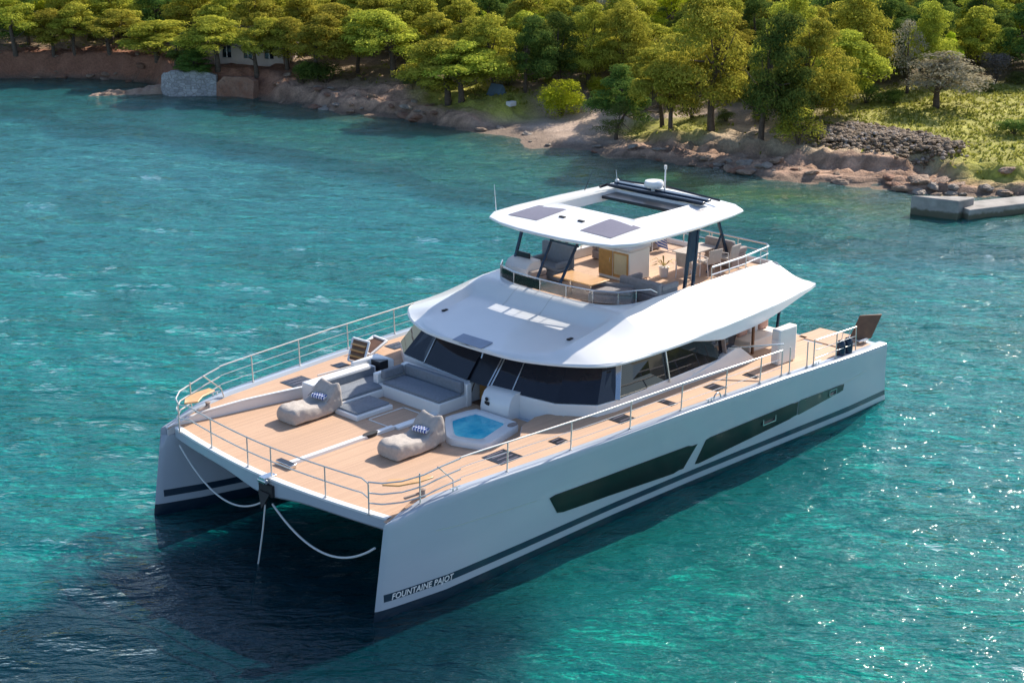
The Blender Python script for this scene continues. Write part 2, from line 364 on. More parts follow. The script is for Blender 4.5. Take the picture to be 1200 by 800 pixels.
def ground_tint(x, y, h):
    d = coast(y)-x; n = nz(x, y, .35, 5.); n2 = nz(x, y, 1.3, 2.)
    cliff = sm(-53, -57, y); cove = sm(-39, -37, y)*sm(-26, -29, y)
    cr = .62+.75*max(0, min(1, .5+1.3*nz(x, y, 1.7, 23.)))
    rock = cr*np.array((.42, .26, .175))*(1-cliff)+np.array((.31, .14, .085))*cliff
    sand = np.array((.54, .40, .31)); dirt = np.array((.30, .21, .13)); litter = np.array((.20, .145, .075)); grass = np.array((.36, .34, .06))*(.75+.5*max(0, min(1, .5+nz(x, y, .8, 61.))))
    wet = np.array((.17, .12, .085))
    c = rock*(1-sm(2.6, 4.5, d+n*1.5))+dirt*sm(2.6, 4.5, d+n*1.5)
    c = c*(1-cove*sm(12, 8, d))+sand*cove*sm(12, 8, d)
    path = sm(3.2, 3.8, d+.6*n)*sm(6.6, 5.6, d+.6*n)*sm(-26, -23, y)
    c = c*(1-path)+np.array((.50, .37, .24))*path
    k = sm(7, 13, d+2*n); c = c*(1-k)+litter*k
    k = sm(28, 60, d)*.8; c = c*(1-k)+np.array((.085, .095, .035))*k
    g = max(meadow(x, y), ellm(x, y, -29.2, -41.5, 2.6, 4.6), ellm(x, y, -31, -27.0, 2.2, 3.2), .5*sm(.1, .5, n)*sm(5, 9, d)*sm(45, 30, d))*sm(-.55, -.1, n2+.35)
    c = c*(1-g)+grass*g
    k = sm(.28, .05, h)*.8; c = c*(1-k)+wet*k
    if h < .0:                            # shallow bottom: ochre sand with weed patches
        k = sm(-.02, -.14, h); sh = np.array((.50, .42, .22))*(1-cliff)+np.array((.40, .38, .28))*cliff
        w_ = sm(.05, .35, n)*.7; sh = sh*(1-w_)+np.array((.13, .11, .05))*w_; c = c*(1-k)+sh*k
    return c
# END_TERRAIN

def grid_mesh(name, xs_of, ys, zf, tf, mat, kind_label=None):
    rows = []; tints = []
    nx = len(xs_of(ys[0]))
    for y in ys:
        for x in xs_of(y):
            z = zf(x, y); rows.append((x, y, z)); tints.append(tf(x, y, z))
    fs = [(i*nx+j, i*nx+j+1, (i+1)*nx+j+1, (i+1)*nx+j) for i in range(len(ys)-1) for j in range(nx-1)]
    me = bpy.data.meshes.new(name); me.from_pydata(rows, [], fs)
    if me.polygons[0].normal.z < 0: me.flip_normals()
    at = me.color_attributes.new('tint', 'FLOAT_COLOR', 'POINT')
    arr = np.ones((len(rows), 4), np.float32); arr[:, :3] = np.array(tints); at.data.foreach_set('color', arr.ravel())
    me.polygons.foreach_set('use_smooth', [True]*len(me.polygons))
    me.materials.append(mat); o = bpy.data.objects.new(name, me); col.objects.link(o); o['kind'] = 'structure'; return o
def frange(a, b, s): return list(np.arange(a, b, s))
DS = frange(-8, -1, .7)+frange(-1, 5, .17)+frange(5, 14, .35)+frange(14, 45, 1.0)+frange(45, 120, 4)+[140, 180, 240, 320, 450, 700, 1100]
YS = [-1200, -700, -450, -300, -220, -180, -150, -130, -115]+frange(-105, -82, 2)+frange(-82, 6, .34)+frange(6, 40, 2)+[50, 70, 100, 140, 200, 300, 500, 900, 1400]
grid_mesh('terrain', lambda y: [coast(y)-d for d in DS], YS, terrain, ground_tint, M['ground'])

BOATC = (9.5, 0)
def sea_z(x, y):
    f = 1/(1+max(0, math.hypot(x-10, y+5)-55)/40)
    a = (x*math.cos(.9)+y*math.sin(.9)); c2 = (x*math.cos(.35)+y*math.sin(.35))
    return f*(.022*math.sin(a*2.1+1.2*nz(x, y, .15, 4.))+.018*math.sin(c2*3.3+2*nz(x, y, .2, 8.))+.06*nz(x, y, .38, 11.)+.03*nz(x, y, 1.1, 21.))-.02
def sea_tint(x, y, z):                 # water column tint, with far sky reflection and boat shadow painted in
    d = x-coast(y) if -100 < y < 80 else 50
    d += 1.6*nz(x, y, .22, 14.)
    c = np.array((.12, .88, .84))
    k = sm(25, 60, math.hypot(x-20, y-8)); c = c*(1-k)+np.array((.42, .90, .94))*k  # far water paler: sky reflection painted into the tint
    k = sm(15, 3, math.hypot(x-15, y-13)); c = c*(1-k)+np.array((.10, .88, .76))*k
    k = sm(14, 6, d); c = c*(1-k)+np.array((.45, .92, .88))*k
    k = sm(8, 3, d)*sm(-32, -20, y); c = c*(1-k)+np.array((.76, .88, .46))*k
    k = sm(4.5, .8, d); c = c*(1-k)+np.array((.78, .80, .70))*k
    k = boat_shade(x, y); c = c*(1-k)+np.array((.015, .23, .30))*k
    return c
def boat_shade(x, y):                        # boat's shadow off the bows, painted dark into water tint and seabed
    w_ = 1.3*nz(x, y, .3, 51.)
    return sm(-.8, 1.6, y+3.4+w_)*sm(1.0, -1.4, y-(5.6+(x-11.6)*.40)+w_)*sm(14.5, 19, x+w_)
def bed_tint(x, y, z):
    d = x-coast(y) if -100 < y < 80 else 50
    c = np.array((.66, .70, .64))
    n = nz(x, y, .16, 31.); k = sm(.05, .35, n)*.55; c = c*(1-k)+np.array((.12, .17, .13))*k
    k = ellm(x, y, 19, -9, 4.5, 3.5, .4)*.8; c = c*(1-k)+np.array((.56, .60, .50))*k
    k = boat_shade(x+2.4, y+2.3); c = c*(1-k)+np.array((.06, .10, .12))*k  # boat's shadow painted into the bed colour
    k = sm(9, 4, d)*sm(-.1, .3, nz(x, y, .45, 41.))*.8; c = c*(1-k)+np.array((.10, .08, .045))*k
    return c
SX = [-2500, -1500, -900, -500, -300, -200, -140, -100, -80, -65]+frange(-56, -34, 1.2)+frange(-34, 36, .36)+frange(36, 60, 1.5)+[64, 80, 110, 160, 260, 500, 1000, 2500]
SY = [-2500, -1500, -900, -500, -300, -220, -160, -120]+frange(-100, -30, .6)+frange(-30, 24, .36)+frange(24, 50, 1.5)+[60, 80, 120, 200, 400, 900, 2500]
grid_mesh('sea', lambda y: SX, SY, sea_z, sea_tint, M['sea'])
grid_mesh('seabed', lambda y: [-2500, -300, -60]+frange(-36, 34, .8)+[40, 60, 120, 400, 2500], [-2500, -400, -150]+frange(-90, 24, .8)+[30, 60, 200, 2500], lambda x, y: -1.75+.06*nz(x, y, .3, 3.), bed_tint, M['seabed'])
# STRUCTURE_END

# ================================================================== the catamaran
def ip(x, xs, ys): return float(np.interp(x, xs, ys))
def sheer(x): return ip(x, [-1.6, 0, 4, 9, 17.2, 18.4, 19.4, 19.8], [2.30, 2.38, 2.58, 2.74, 2.75, 2.68, 2.45, 2.36])
def stem(z): return 20.0-.17*max(z, 0)-.02*max(-z, 0)
def outer_y(x, z):
    yw = ip(x, [-1.6, .5, 4.5, 8.3, 12, 15.6, 18, 20], [5.12, 5.15, 5.0, 4.86, 4.80, 4.86, 4.86, 4.8])
    yg = ip(x, [-1, 1, 5, 9, 13, 15.8, 17.3, 18.4, 20], [5.72, 5.78, 5.70, 5.58, 5.38, 5.14, 5.0, 4.9, 4.8])
    t = max(0, min(1.1, z/2.7))**1.25
    y = yw+(yg-yw)*t
    if z < 0: y = yw-1.0*(-z)**1.4
    yc = 4.53; g = min(1., max(0., (stem(z)-x)/2.1))**.55
    return yc+(y-yc)*g
def inner_y(x, z):
    yi = ip(x, [-1.6, 14, 15.5, 16.9, 18.6, 20], [3.15, 3.15, 3.3, 3.55, 4.0, 4.2])
    if z < 0: yi += .9*(-z)**1.3
    yc = 4.53; g = min(1., max(0., (stem(z)-x)/1.3))**.6
    return yc+(yi-yc)*g
def step_y(x): return ip(x, [12.0, 14.4, 16.5, 18.2, 19.0, 19.55], [3.25, 3.50, 3.92, 4.22, 4.40, 4.5])
# END_HULLFN
boat = empty('catamaran', (0, 0, 0))
tag(boat, 'large white and grey power catamaran with flybridge anchored on the turquoise water', 'boat')

SS = [0, .012, .03, .06, .1]+[.14+.043*i for i in range(17)]+[.855, .88, .905, .925, .945, .96, .973, .984, .992, .997, 1.0]
ZL = [-.75, -.45, -.15, 0, .2, .4, .65, .9, 1.2, 1.5, 1.8, 2.1]
def hull_mb(sgn):
    rings = []
    for s in SS:
        ring = []
        def X(z):
            xs = -1.75+.42*max(z, 0); return xs+s*(stem(z)-xs)
        zg = sheer(-1.6+s*21.3)
        keel = 4.45
        ring.append((X(-1.05), keel*sgn, -1.05))
        for z in ZL: ring.append((X(z), outer_y(X(z), z)*sgn, z))
        for z in (zg-.22, zg-.07): ring.append((X(z), outer_y(X(z), z)*sgn, z))
        # rounded gunwale and toe rail
        yo = outer_y(X(zg), zg); yi = inner_y(X(zg), zg); wd = yo-yi
        ring.append((X(zg), (yo-min(.03, wd*.1))*sgn, zg-.015)); ring.append((X(zg), (yo-min(.09, wd*.2))*sgn, zg+.015))
        ring.append((X(zg), (yo-min(.30, wd*.4))*sgn, zg+.01)); ring.append((X(zg), (yo-min(.36, wd*.5))*sgn, zg-.07))
        st = min(max(yi, step_y(X(zg))+.01), yo-min(.40, wd*.6))
        ring.append((X(zg), st*sgn, zg-.10)); ring.append((X(zg), st*sgn, min(2.2, zg-.12))); ring.append((X(zg), yi*sgn, min(2.18, zg-.14)))
        for z in reversed(ZL[:-1]): ring.append((X(z), inner_y(X(z), z)*sgn, z))
        rings.append(ring)
    return MB().loft(rings)
hulls = {}
for sgn in (1, -1):
    h = hull_mb(sgn).build('hull', M['hull'], boat, smooth=32); hulls[sgn] = h
    h['label'] = 'port hull with long dark side windows' if sgn > 0 else 'starboard hull with navy stripe under the bow'

def hull_patch(sgn, x0t, x0b, x1t, x1b, z0t, z0b, z1t, z1b, off=.014, nu=26, nv=5, rc=.0, thick=.05):
    """four-cornered patch laid on the hull skin; index 0 = forward end, t/b = top/bottom"""
    g0, g1 = [], []
    for i in range(nu+1):
        u = i/nu; a, b = [], []
        for j in range(nv+1):
            v = j/nv
            xt = x0t+(x1t-x0t)*u; xb = x0b+(x1b-x0b)*u; zt = z0t+(z1t-z0t)*u; zb = z0b+(z1b-z0b)*u
            e = min(u, 1-u)*nu
            sh = 0 if e >= 1 else rc
            vv = sh+(1-2*sh)*v
            x = xb+(xt-xb)*vv; z = zb+(zt-zb)*vv
            y = outer_y(x, z)
            a.append((x, (y+off)*sgn, z)); b.append((x, (y+off-thick)*sgn, z))
        g0.append(a+b[::-1])
    return MB().loft(g0)
for sgn in (1, -1):
    f = hull_patch(sgn, 14.45, 14.0, 8.38, 8.80, 1.66, 1.02, 1.47, .66, rc=.07).build('hull_window', M['hullglass'], hulls[sgn])
    f2 = hull_patch(sgn, 8.02, 8.26, 3.70, 3.55, 1.47, .66, 1.49, .94, rc=.05).build('hull_window', M['hullglass'], hulls[sgn])
    f3 = hull_patch(sgn, 3.66, 3.51, 1.30, 1.25, 1.49, .94, 1.44, 1.18, rc=.05).build('hull_window', simple('grey_hull_window', (.045, .05, .048), .12), hulls[sgn])  # aft pane painted greyer in place of its reflection
    for xa in (5.35, 2.05):
        fr = MB()
        for (a, b, c, d) in ((0, .62, .27, .30), (0, .62, 0, .03), (0, .03, 0, .30), (.59, .62, 0, .30)):
            z0 = 1.12 if xa > 3 else 1.19; k = 1 if xa > 3 else .62
            rows = []
            for xx in (xa-a*k, xa-b*k):
                ya = outer_y(xx, z0+.1)
                rows.append([(xx, (ya-.01)*sgn, z0+c*k), (xx, (ya+.04)*sgn, z0+c*k), (xx, (ya+.04)*sgn, z0+d*k), (xx, (ya-.01)*sgn, z0+d*k)])
            fr.loft(rows)
        fr.build('porthole_frame', M['steel'], hulls[sgn])
    # fine styling crease lines
    hull_patch(sgn, 18.2, 18.2, 14.9, 14.9, 1.90, 1.885, 1.70, 1.685, off=.004, nu=14, nv=1).build('crease', M['steel_wire'], hulls[sgn])
    hull_patch(sgn, 1.25, 1.25, .1, .1, 1.46, 1.44, 1.58, 1.56, off=.004, nu=8, nv=1).build('crease', M['steel_wire'], hulls[sgn])
    # maker's name in the bow stripe
    cu = bpy.data.curves.new('t', 'FONT'); cu.body = 'FOUNTAINE PAJOT'; cu.size = .235; cu.shear = .25; cu.space_character = 1.05; cu.offset = .003; cu.extrude = .004
    to = bpy.data.objects.new('t', cu); col.objects.link(to)
    dg = bpy.context.evaluated_depsgraph_get(); me = bpy.data.meshes.new_from_object(to.evaluated_get(dg)); bpy.data.objects.remove(to)
    wd = max(v.co.x for v in me.vertices)
    for v in me.vertices:
        u, q, t = v.co.x/wd*1.85, v.co.y, v.co.z
        x = 19.52-u if sgn > 0 else 17.67+u
        z = .475+q*.9-.0105*(19.5-x)
        v.co = (x, (outer_y(x, z)+.008+t)*sgn, z)
    me.materials.clear(); me.materials.append(M['white']); lt = bpy.data.objects.new('lettering', me); col.objects.link(lt); lt.parent = hulls[sgn]
    # mooring cleats and fairlead loops on the gunwale
for sgn in (1, -1):
    for x in (17.55, 8.3, 3.1):
        c = MB(); y = outer_y(x, sheer(x))-.13; z = sheer(x)
        c.tube([(x-.16, y*sgn, z+.10), (x+.16, y*sgn, z+.10)], .02); c.tube([(x-.07, y*sgn, z), (x-.07, y*sgn, z+.1)], .017); c.tube([(x+.07, y*sgn, z), (x+.07, y*sgn, z+.1)], .017)
        c.build('cleat', M['steel'], boat)
    a = MB().tube([(8.0+.16*math.cos(t), (outer_y(8, 2.7)-.1)*sgn, 2.75+.16*math.sin(t)) for t in [math.pi*k/8 for k in range(9)]], .022).build('fairlead', M['steel'], boat)

# --- bridge deck and crossbeam between the hulls
outl = []
ys = [-4.3+8.6*k/24 for k in range(25)]
def beam_x(y): return 19.72-.42*(abs(y)/4.3)**1.8
def beam_b(y): return 2.06-.20*math.exp(-(y/1.1)**2)
fb = MB()
rings = []
for y in ys:
    x = beam_x(y); zb = beam_b(y)
    rings.append([(x-.05, y, zb), (x, y, zb+.06), (x, y, 2.36), (x-.03, y, 2.40), (x-.15, y, 2.40), (x-.17, y, 2.375), (15.8, y, 2.375), (12, y, 2.375), (3, y, 2.375), (0.6, y, 2.375), (.6, y, 1.15), (8, y, 1.15), (15.0, y, 1.35), (17.6, y, zb-.12)])
fb.loft(rings); fb.build('bridge_deck', M['hull'], boat, smooth=30)['label'] = 'pale crossbeam and bridge deck joining the two hulls'
capb = MB().loft([[(beam_x(y)+.012, y, 2.352), (beam_x(y)+.012, y, 2.41), (beam_x(y)-.17, y, 2.415), (beam_x(y)-.17, y, 2.352)] for y in ys])
capb.build('beam_cap', M['white'], boat, bevel=.008)

# --- teak decks
def teak_y(x): return ip(x, [-.6, 1, 5, 9, 13, 15.6, 17.1, 18.2, 19.6], [5.30, 5.36, 5.30, 5.19, 5.0, 4.76, 4.62, 4.5, 4.34])
def deck_z(x): return sheer(x)-.055
fx = frange(12.3, 19.5, .4)
rows = []
for k in range(19):
    f = k/18
    row = []
    for j in range(25):
        y = -1+2*j/24; x = 12.32+f*(beam_x(y*4.3)-.18-12.32)
        row.append((x, y*step_y(x), 2.388))
    rows.append(row)
MB().sheet(rows).build('foredeck', M['teak'], boat, smooth=0)
for sgn in (1, -1):
    rows = []
    for k in range(45):
        x = -.35+k/44*(19.45-(-.35))
        yi = step_y(x) if x > 12 else ip(x, [-1, 1.5, 4.4, 4.6, 12], [3.2, 3.2, 3.3, 3.3, 3.25])
        rows.append([(x, sgn*(yi+(teak_y(x)-yi)*q), deck_z(x)+.002) for q in (0, .25, .5, .75, 1)])
    MB().sheet(rows).build('side_deck', M['teak'], boat, smooth=0)
    # body below the side deck, with the pale riser facing the foredeck
    rings = []
    for k in range(45):
        x = -.35+k/44*(19.45-(-.35))
        yi = step_y(x) if x > 12 else 3.2
        z = deck_z(x)-.03
        rings.append([(x, sgn*(yi-.03), 2.0), (x, sgn*(yi-.03), z-.01), (x, sgn*yi, z), (x, sgn*(teak_y(x)+.06), z), (x, sgn*(teak_y(x)+.06), 2.0)])
    MB().loft(rings).build('side_deck_base', M['white'], boat, smooth=30)
    # bright nosing along the step
    if sgn < 0: MB().loft([[(x, sgn*(step_y(x)-.045), deck_z(x)-.03), (x, sgn*(step_y(x)-.045), deck_z(x)+.022), (x, sgn*(step_y(x)+.05), deck_z(x)+.022), (x, sgn*(step_y(x)+.05), deck_z(x)-.03)] for x in frange(14.2, 19.45, .35)]).build('deck_nosing', M['white'], boat, bevel=.008)

# centre spine with chain locker hatches
MB().loft([[(x, -.09, 2.37), (x, -.075, 2.47), (x, .075, 2.47), (x, .09, 2.37)] for x in (18.75, 17.5, 16, 15.2)]).build('centre_spine', M['white'], boat, bevel=.012)
MB().loft([[(x, -.05, 2.37), (x, -.035, 2.45), (x, .2, 2.45), (x, .21, 2.37)] for x in (15.19, 14.3, 13.6)]).build('centre_spine', M['white'], boat, bevel=.012)
MB().box(18.78, 18.98, -.32, .30, 2.389, 2.50).build('windlass_vent', M['steel'], boat, bevel=.02)
MB().box(18.80, 18.96, -.30, .28, 2.501, 2.507).build('vent_grille', M['black'], boat)
pad = MB().prism([(16.02+.26*math.cos(t), .0+.11*math.sin(t)) for t in [2*math.pi*k/16 for k in range(16)]], 2.40, 2.485); pad.build('chain_hatch', M['rubber'], boat)

# flush deck hatches and floor grilles
def deck_hatch(x, y, lx, ly, z, n=4, lattice=True):
    h = MB().box(x-lx/2, x+lx/2, y-ly/2, y+ly/2, z-.01, z+.012).build('deck_hatch', M['black'], boat, bevel=.006)
    for k in range(n):
        yy = y-ly/2+ly*(k+.5)/n
        MB().box(x-lx*.36, x+lx*.36, yy-.018, yy+.018, z+.0125, z+.019).build('hatch_bar', M['solar'], h)
for s in (1, -1):
    z = deck_z(15.3)+.003
    deck_hatch(15.15, 4.10*s, .80, .72, z, 4)
    for x, y, lx, ly in ((13.35, 4.38, .42, .34), (10.95, 4.52, .60, .50), (9.1, 4.62, .28, .52), (7.05, 4.72, .50, .52), (5.4, 4.8, .25, .50)):
        deck_hatch(x, y*s, lx, ly, deck_z(x)+.003, 2)

# --- lounge recess: sofas, table-level hatch, spa tub
def cushion(name, x0, x1, y0, y1, z0, z1, m, parent, r=.04):
    mb = MB(); nx, ny = 10, 10
    def pr(u): return (1-abs(2*u-1)**8)
    top = []
    for i in range(nx+1):
        row = []
        for j in range(ny+1):
            u, v = i/nx, j/ny
            k = pr(u)*pr(v)
            zz = z0+(z1-z0)*(.62+.38*k)+.008*math.sin(9*u+3*v)
            row.append((x0+(x1-x0)*u, y0+(y1-y0)*v, zz))
        top.append(row)
    bot = [[(x, y, z0) for x, y, z in row] for row in top]
    rings = []
    for i in range(nx+1):
        rings.append(top[i]+bot[i][::-1])
    return mb.loft(rings).build(name, m, parent, smooth=50)
sofa = MB().box(12.62, 13.72, -2.28, .26, 2.37, 2.74)
sofa.prism([(12.45, -2.45), (12.66, -2.45), (12.66, .28), (12.45, .28)], 2.37, 3.06)
sofa.box(12.45, 13.72, -2.48, -2.29, 2.37, 3.02)
sb = sofa.build('lounge_sofa', M['white'], boat, bevel=.03); sb['label'] = 'white built-in sofa base with grey cushions under the windscreen'
cushion('seat_cushion', 12.82, 13.68, -2.10, .22, 2.741, 2.86, M['grey_fabric'], sb)
MB().box(12.665, 12.83, -2.12, .20, 2.80, 3.14).build('back_cushion', M['grey_fabric'], sb, bevel=.04)
MB().box(12.84, 13.60, -2.28, -2.11, 2.86, 3.12).build('back_cushion', M['grey_fabric'], sb, bevel=.04)
s2 = MB().box(13.2, 15.25, -3.05, -2.05, 2.37, 2.62)
s2.box(13.1, 15.5, -3.52, -3.05, 2.37, 2.93); s2.box(14.2, 15.55, -2.05, -1.1, 2.37, 2.52)
sb2 = s2.build('lounge_sofa', M['white'], boat, bevel=.03); sb2['label'] = 'long white lounge bench beside the starboard beanbag'
cushion('seat_cushion', 13.3, 15.2, -3.02, -2.1, 2.621, 2.74, M['grey_fabric'], sb2)
cushion('seat_cushion', 14.25, 15.45, -2.02, -1.2, 2.521, 2.60, M['grey_fabric'], sb2)
MB().box(13.2, 15.3, -3.13, -2.99, 2.66, 2.95).build('back_cushion', M['grey_fabric'], sb2, bevel=.03)
MB().box(12.6, 12.95, -3.5, -3.05, 2.39, 3.0).build('stair_dark_block', M['black'], boat, bevel=.01)  # solid black box painting in the dark of the stairwell
MB().prism([(12.5, -3.7), (13.6, -3.62), (13.6, -3.5), (12.95, -3.45), (12.5, -2.9)], 2.39, 3.04).build('lounge_coaming', M['white'], boat, bevel=.05)
fl = MB()
for a in ((13.9, 15.25, -1.0, -.96), (13.9, 15.25, -.12, -.08), (13.9, 13.94, -1.0, -.08), (15.21, 15.25, -1.0, -.08)):
    fl.box(a[0], a[1], a[2], a[3], 2.388, 2.402)
fl.build('floor_hatch_frame', M['cream'], boat)

tubpoly = [(12.86, .84), (13.95, .70), (14.92, 1.78), (14.98, 2.05), (14.66, 2.86), (14.45, 2.98), (13.0, 2.62), (12.84, 2.4)]
wat = [(13.05, 1.02), (13.9, .93), (14.62, 1.80), (14.68, 2.0), (14.45, 2.52), (14.3, 2.58), (13.15, 2.25), (13.04, 2.1)]
tub = MB(); n = len(tubpoly)
def rp(poly, z, k=0):
    c = (sum(p[0] for p in poly)/n, sum(p[1] for p in poly)/n)
    return [(p[0]+(c[0]-p[0])*k, p[1]+(c[1]-p[1])*k, z) for p in poly]
def dens(ring):
    o = []
    for i in range(n):
        a = Vector(ring[i]); b = Vector(ring[(i+1) % n])
        for t in (0, .25, .5, .75): o.append(a.lerp(b, t))
    o2 = []
    for i in range(len(o)): o2.append((o[i-1]+o[i]*6+o[(i+1) % len(o)])/8)
    return o2
tub.loft([dens(rp(tubpoly, 2.37)), dens(rp(tubpoly, 2.54)), dens(rp(tubpoly, 2.57, .02)), dens(rp(wat, 2.57, -.05)), dens(rp(wat, 2.54, 0)), dens(rp(wat, 2.3, .12)), dens(rp(wat, 2.1, .3))])
tb = tub.build('spa_tub', M['white'], boat, smooth=40); tb['label'] = 'white spa tub filled with blue water'
m, nt, b, N, L = nodes('spa_water'); b.inputs['Roughness'].default_value = .04; b.inputs['IOR'].default_value = 1.33
t = add_noise(nt, 1.6, 3); L.new(mixc(nt, ramp(nt, t.outputs[0], [(.35, 0.0), (.65, 1.0)]), (.02, .40, .60), (.16, .68, .78)), b.inputs['Base Color'])
t = add_noise(nt, 5, 2); bp = N.new('ShaderNodeBump'); bp.inputs['Strength'].default_value = .5; bp.inputs['Distance'].default_value = .05; L.new(t.outputs[0], bp.inputs['Height']); L.new(bp.outputs[0], b.inputs['Normal'])
ww = MB(); rr = dens(rp(wat, 2.50, .02)); ww.add(rr, [tuple(range(len(rr)))]); ww.build('spa_water', m, tb, smooth=0)
hd = MB().prism([(13.12+.17*math.cos(t), 2.50+.10*math.sin(t)) for t in [2*math.pi*k/14 for k in range(14)]], 2.572, 2.60); hd.build('headrest', M['taupe'], tb)

# --- saloon
B = [(5.75, 3.93), (8.3, 4.0), (10.6, 4.05), (11.3, 3.95), (12.0, 3.05), (12.22, 1.6), (12.32, .88), (12.36, 0.0), (12.2, -1.5), (12.14, -2.0), (12.0, -3.05), (11.3, -3.95), (10.6, -4.05), (8.3, -4.0), (5.75, -3.93)]
T = [(6.1, 3.72), (8.25, 3.72), (10.15, 3.70), (10.6, 3.55), (11.15, 2.75), (11.40, 1.5), (11.5, .88), (11.55, 0.0), (11.42, -1.5), (11.38, -2.0), (11.15, -2.75), (10.6, -3.55), (10.15, -3.70), (8.25, -3.72), (6.1, -3.72)]
wall_poly = [(5.0, 3.85)]+B[:7]+[(12.34, .80), (11.5, .78), (11.5, .06), (12.36, .04)]+B[8:]+[(5.0, -3.85)]
sal = MB().prism(wall_poly[::-1], 2.36, 3.02).build('saloon_wall', M['white'], boat, bevel=.02, smooth=30)
core = MB(); ins = lambda P, k: [(p[0]-k, p[1]*(1-k/4)) for p in P]
core.loft([[(x, y, 3.0) for x, y in ins(B, .06)], [(x, y, 4.0) for x, y in ins(T, .06)]]).build('saloon_core', M['black'], boat, smooth=0)
def zb_(i): return {0: 2.98, 1: 2.93, 13: 2.93, 14: 2.98}.get(i, 3.02)
def pane(i, j, name='window_pane', a=0., b=1.):
    mb = MB(); lo = []; hi = []
    for k in range(i, j+1):
        lo.append(Vector((*B[k], zb_(k)+.03))); hi.append(Vector((*T[k], 4.0)))
    if a > 0: lo[0] = lo[0].lerp(lo[1], a); hi[0] = hi[0].lerp(hi[1], a)
    if b < 1: lo[-1] = lo[-2].lerp(lo[-1], b); hi[-1] = hi[-2].lerp(hi[-1], b)
    rings = []
    c = Vector((8, 0, 3.5))
    for p, q in zip(lo, hi):
        n_ = Vector((p.x-8, p.y*1.2, 0)).normalized()*.03
        rings.append([p, q, q-n_, p-n_])
    return mb.loft(rings).build(name, M['glass'], boat, smooth=25)
pane(0, 1, a=.04, b=.97); pane(1, 2, a=.02, b=.97); pane(2, 3, a=.10); pane(3, 4); pane(4, 5, b=.99); pane(5, 6, a=.04, b=.96)
pane(7, 9, a=.02, b=.97); pane(9, 10, a=.05, b=.98); pane(10, 12, a=.0, b=.92); pane(12, 13, a=.03, b=.97); pane(13, 14, a=.03, b=.97)
def mull(i, w_=.07, t=.05, m='steel', top=4.0, bot=None, ext=0):
    p = Vector((*B[i], (bot or zb_(i)))); q = Vector((*T[i], top)); n_ = Vector((p.x-8, p.y*1.2, 0)).normalized()*.02
    MB().bar(p+n_, q+n_, w_, t).build('window_post', M[m], boat, bevel=.008)
for i, w_ in ((1, .13), (13, .13), (12, .10), (5, .035), (6, .05), (9, .03)): mull(i, w_)
mull(2, .16, .06); mull(7, .11, .07, bot=2.45)
# doorway
dr = MB().box(11.52, 11.56, .07, .77, 2.38, 3.95).build('doorway_dark', M['black'], boat)  # black sheet painting in the dark interior behind the open doorway
MB().prism([(11.6, .30), (12.0, .13), (12.03, .17), (11.63, .36)], 2.395, 3.35).build('door_panel', M['wood'], boat, bevel=.02)
MB().bar((12.34, .80, 3.05), (11.52, .80, 4.0), .05, .04).build('door_frame', M['steel'], boat)
MB().box(11.55, 12.3, .08, .76, 2.376, 2.392).build('door_sill', M['brown'], boat)
# white speaker console by the door
cn = []
for z, k in ((2.37, .40), (2.6, .42), (2.85, .36), (3.02, .26), (3.10, .12)):
    cn.append([(12.2, .86, z), (12.3+k, .88, z), (12.33+k, 1.0, z), (12.28+k, 1.75, z), (12.2+k, 1.86, z), (12.1, 1.88, z)])
con = MB().loft(cn).build('speaker_console', M['white'], boat, smooth=50)
spk = MB(); spk.tube([(12.705, 1.12, 2.86), (12.725, 1.12, 2.86)], .055, 16); spk.bar((12.71, 1.04, 2.74), (12.71, 1.22, 2.74), .02, .10)
spk.build('speaker', M['rubber'], con)
for s in (1, -1):
    wp = [(13.78, 3.40), (13.2, 2.92), (12.5, 2.72), (12.1, 2.8), (11.9, 3.1), (11.9, 3.40)]
    MB().prism([(a, b_*s) for a, b_ in wp][::s], 2.38, deck_z(12)-.02).build('deck_wing', M['white'], boat)
    MB().prism([(a-.0, (b_+.02)*s) for a, b_ in wp][::s], deck_z(12)-.018, deck_z(12)+.005).build('wing_teak', M['teak'], boat)
    # sloping side fin behind the saloon windows
    fin = [(8.9, 2.62), (8.1, 2.72), (7.3, 2.80), (6.0, 3.0), (4.95, 3.2), (4.2, 2.68), (4.0, 2.50), (8.9, 2.50)]
    MB().slab([(x, 3.99*s, z) for x, z in fin], (0, -.25*s, 0), 1).build('side_fin', M['white'], boat, bevel=.02)
    MB().slab([(x, 3.80*s, z) for x, z in ((5.74, 3.0), (4.95, 3.15), (4.75, 3.72), (6.1, 3.72))], (0, -.04*s, 0), 1).build('dark_gap_pane', M['glass'], boat)  # dark pane standing in for the shaded interior above the fin
    MB().bar((5.45, 3.86*s, 3.0), (5.62, 3.84*s, 3.74), .16, .05).build('roof_bracket', M['taupe'], boat, bevel=.01)

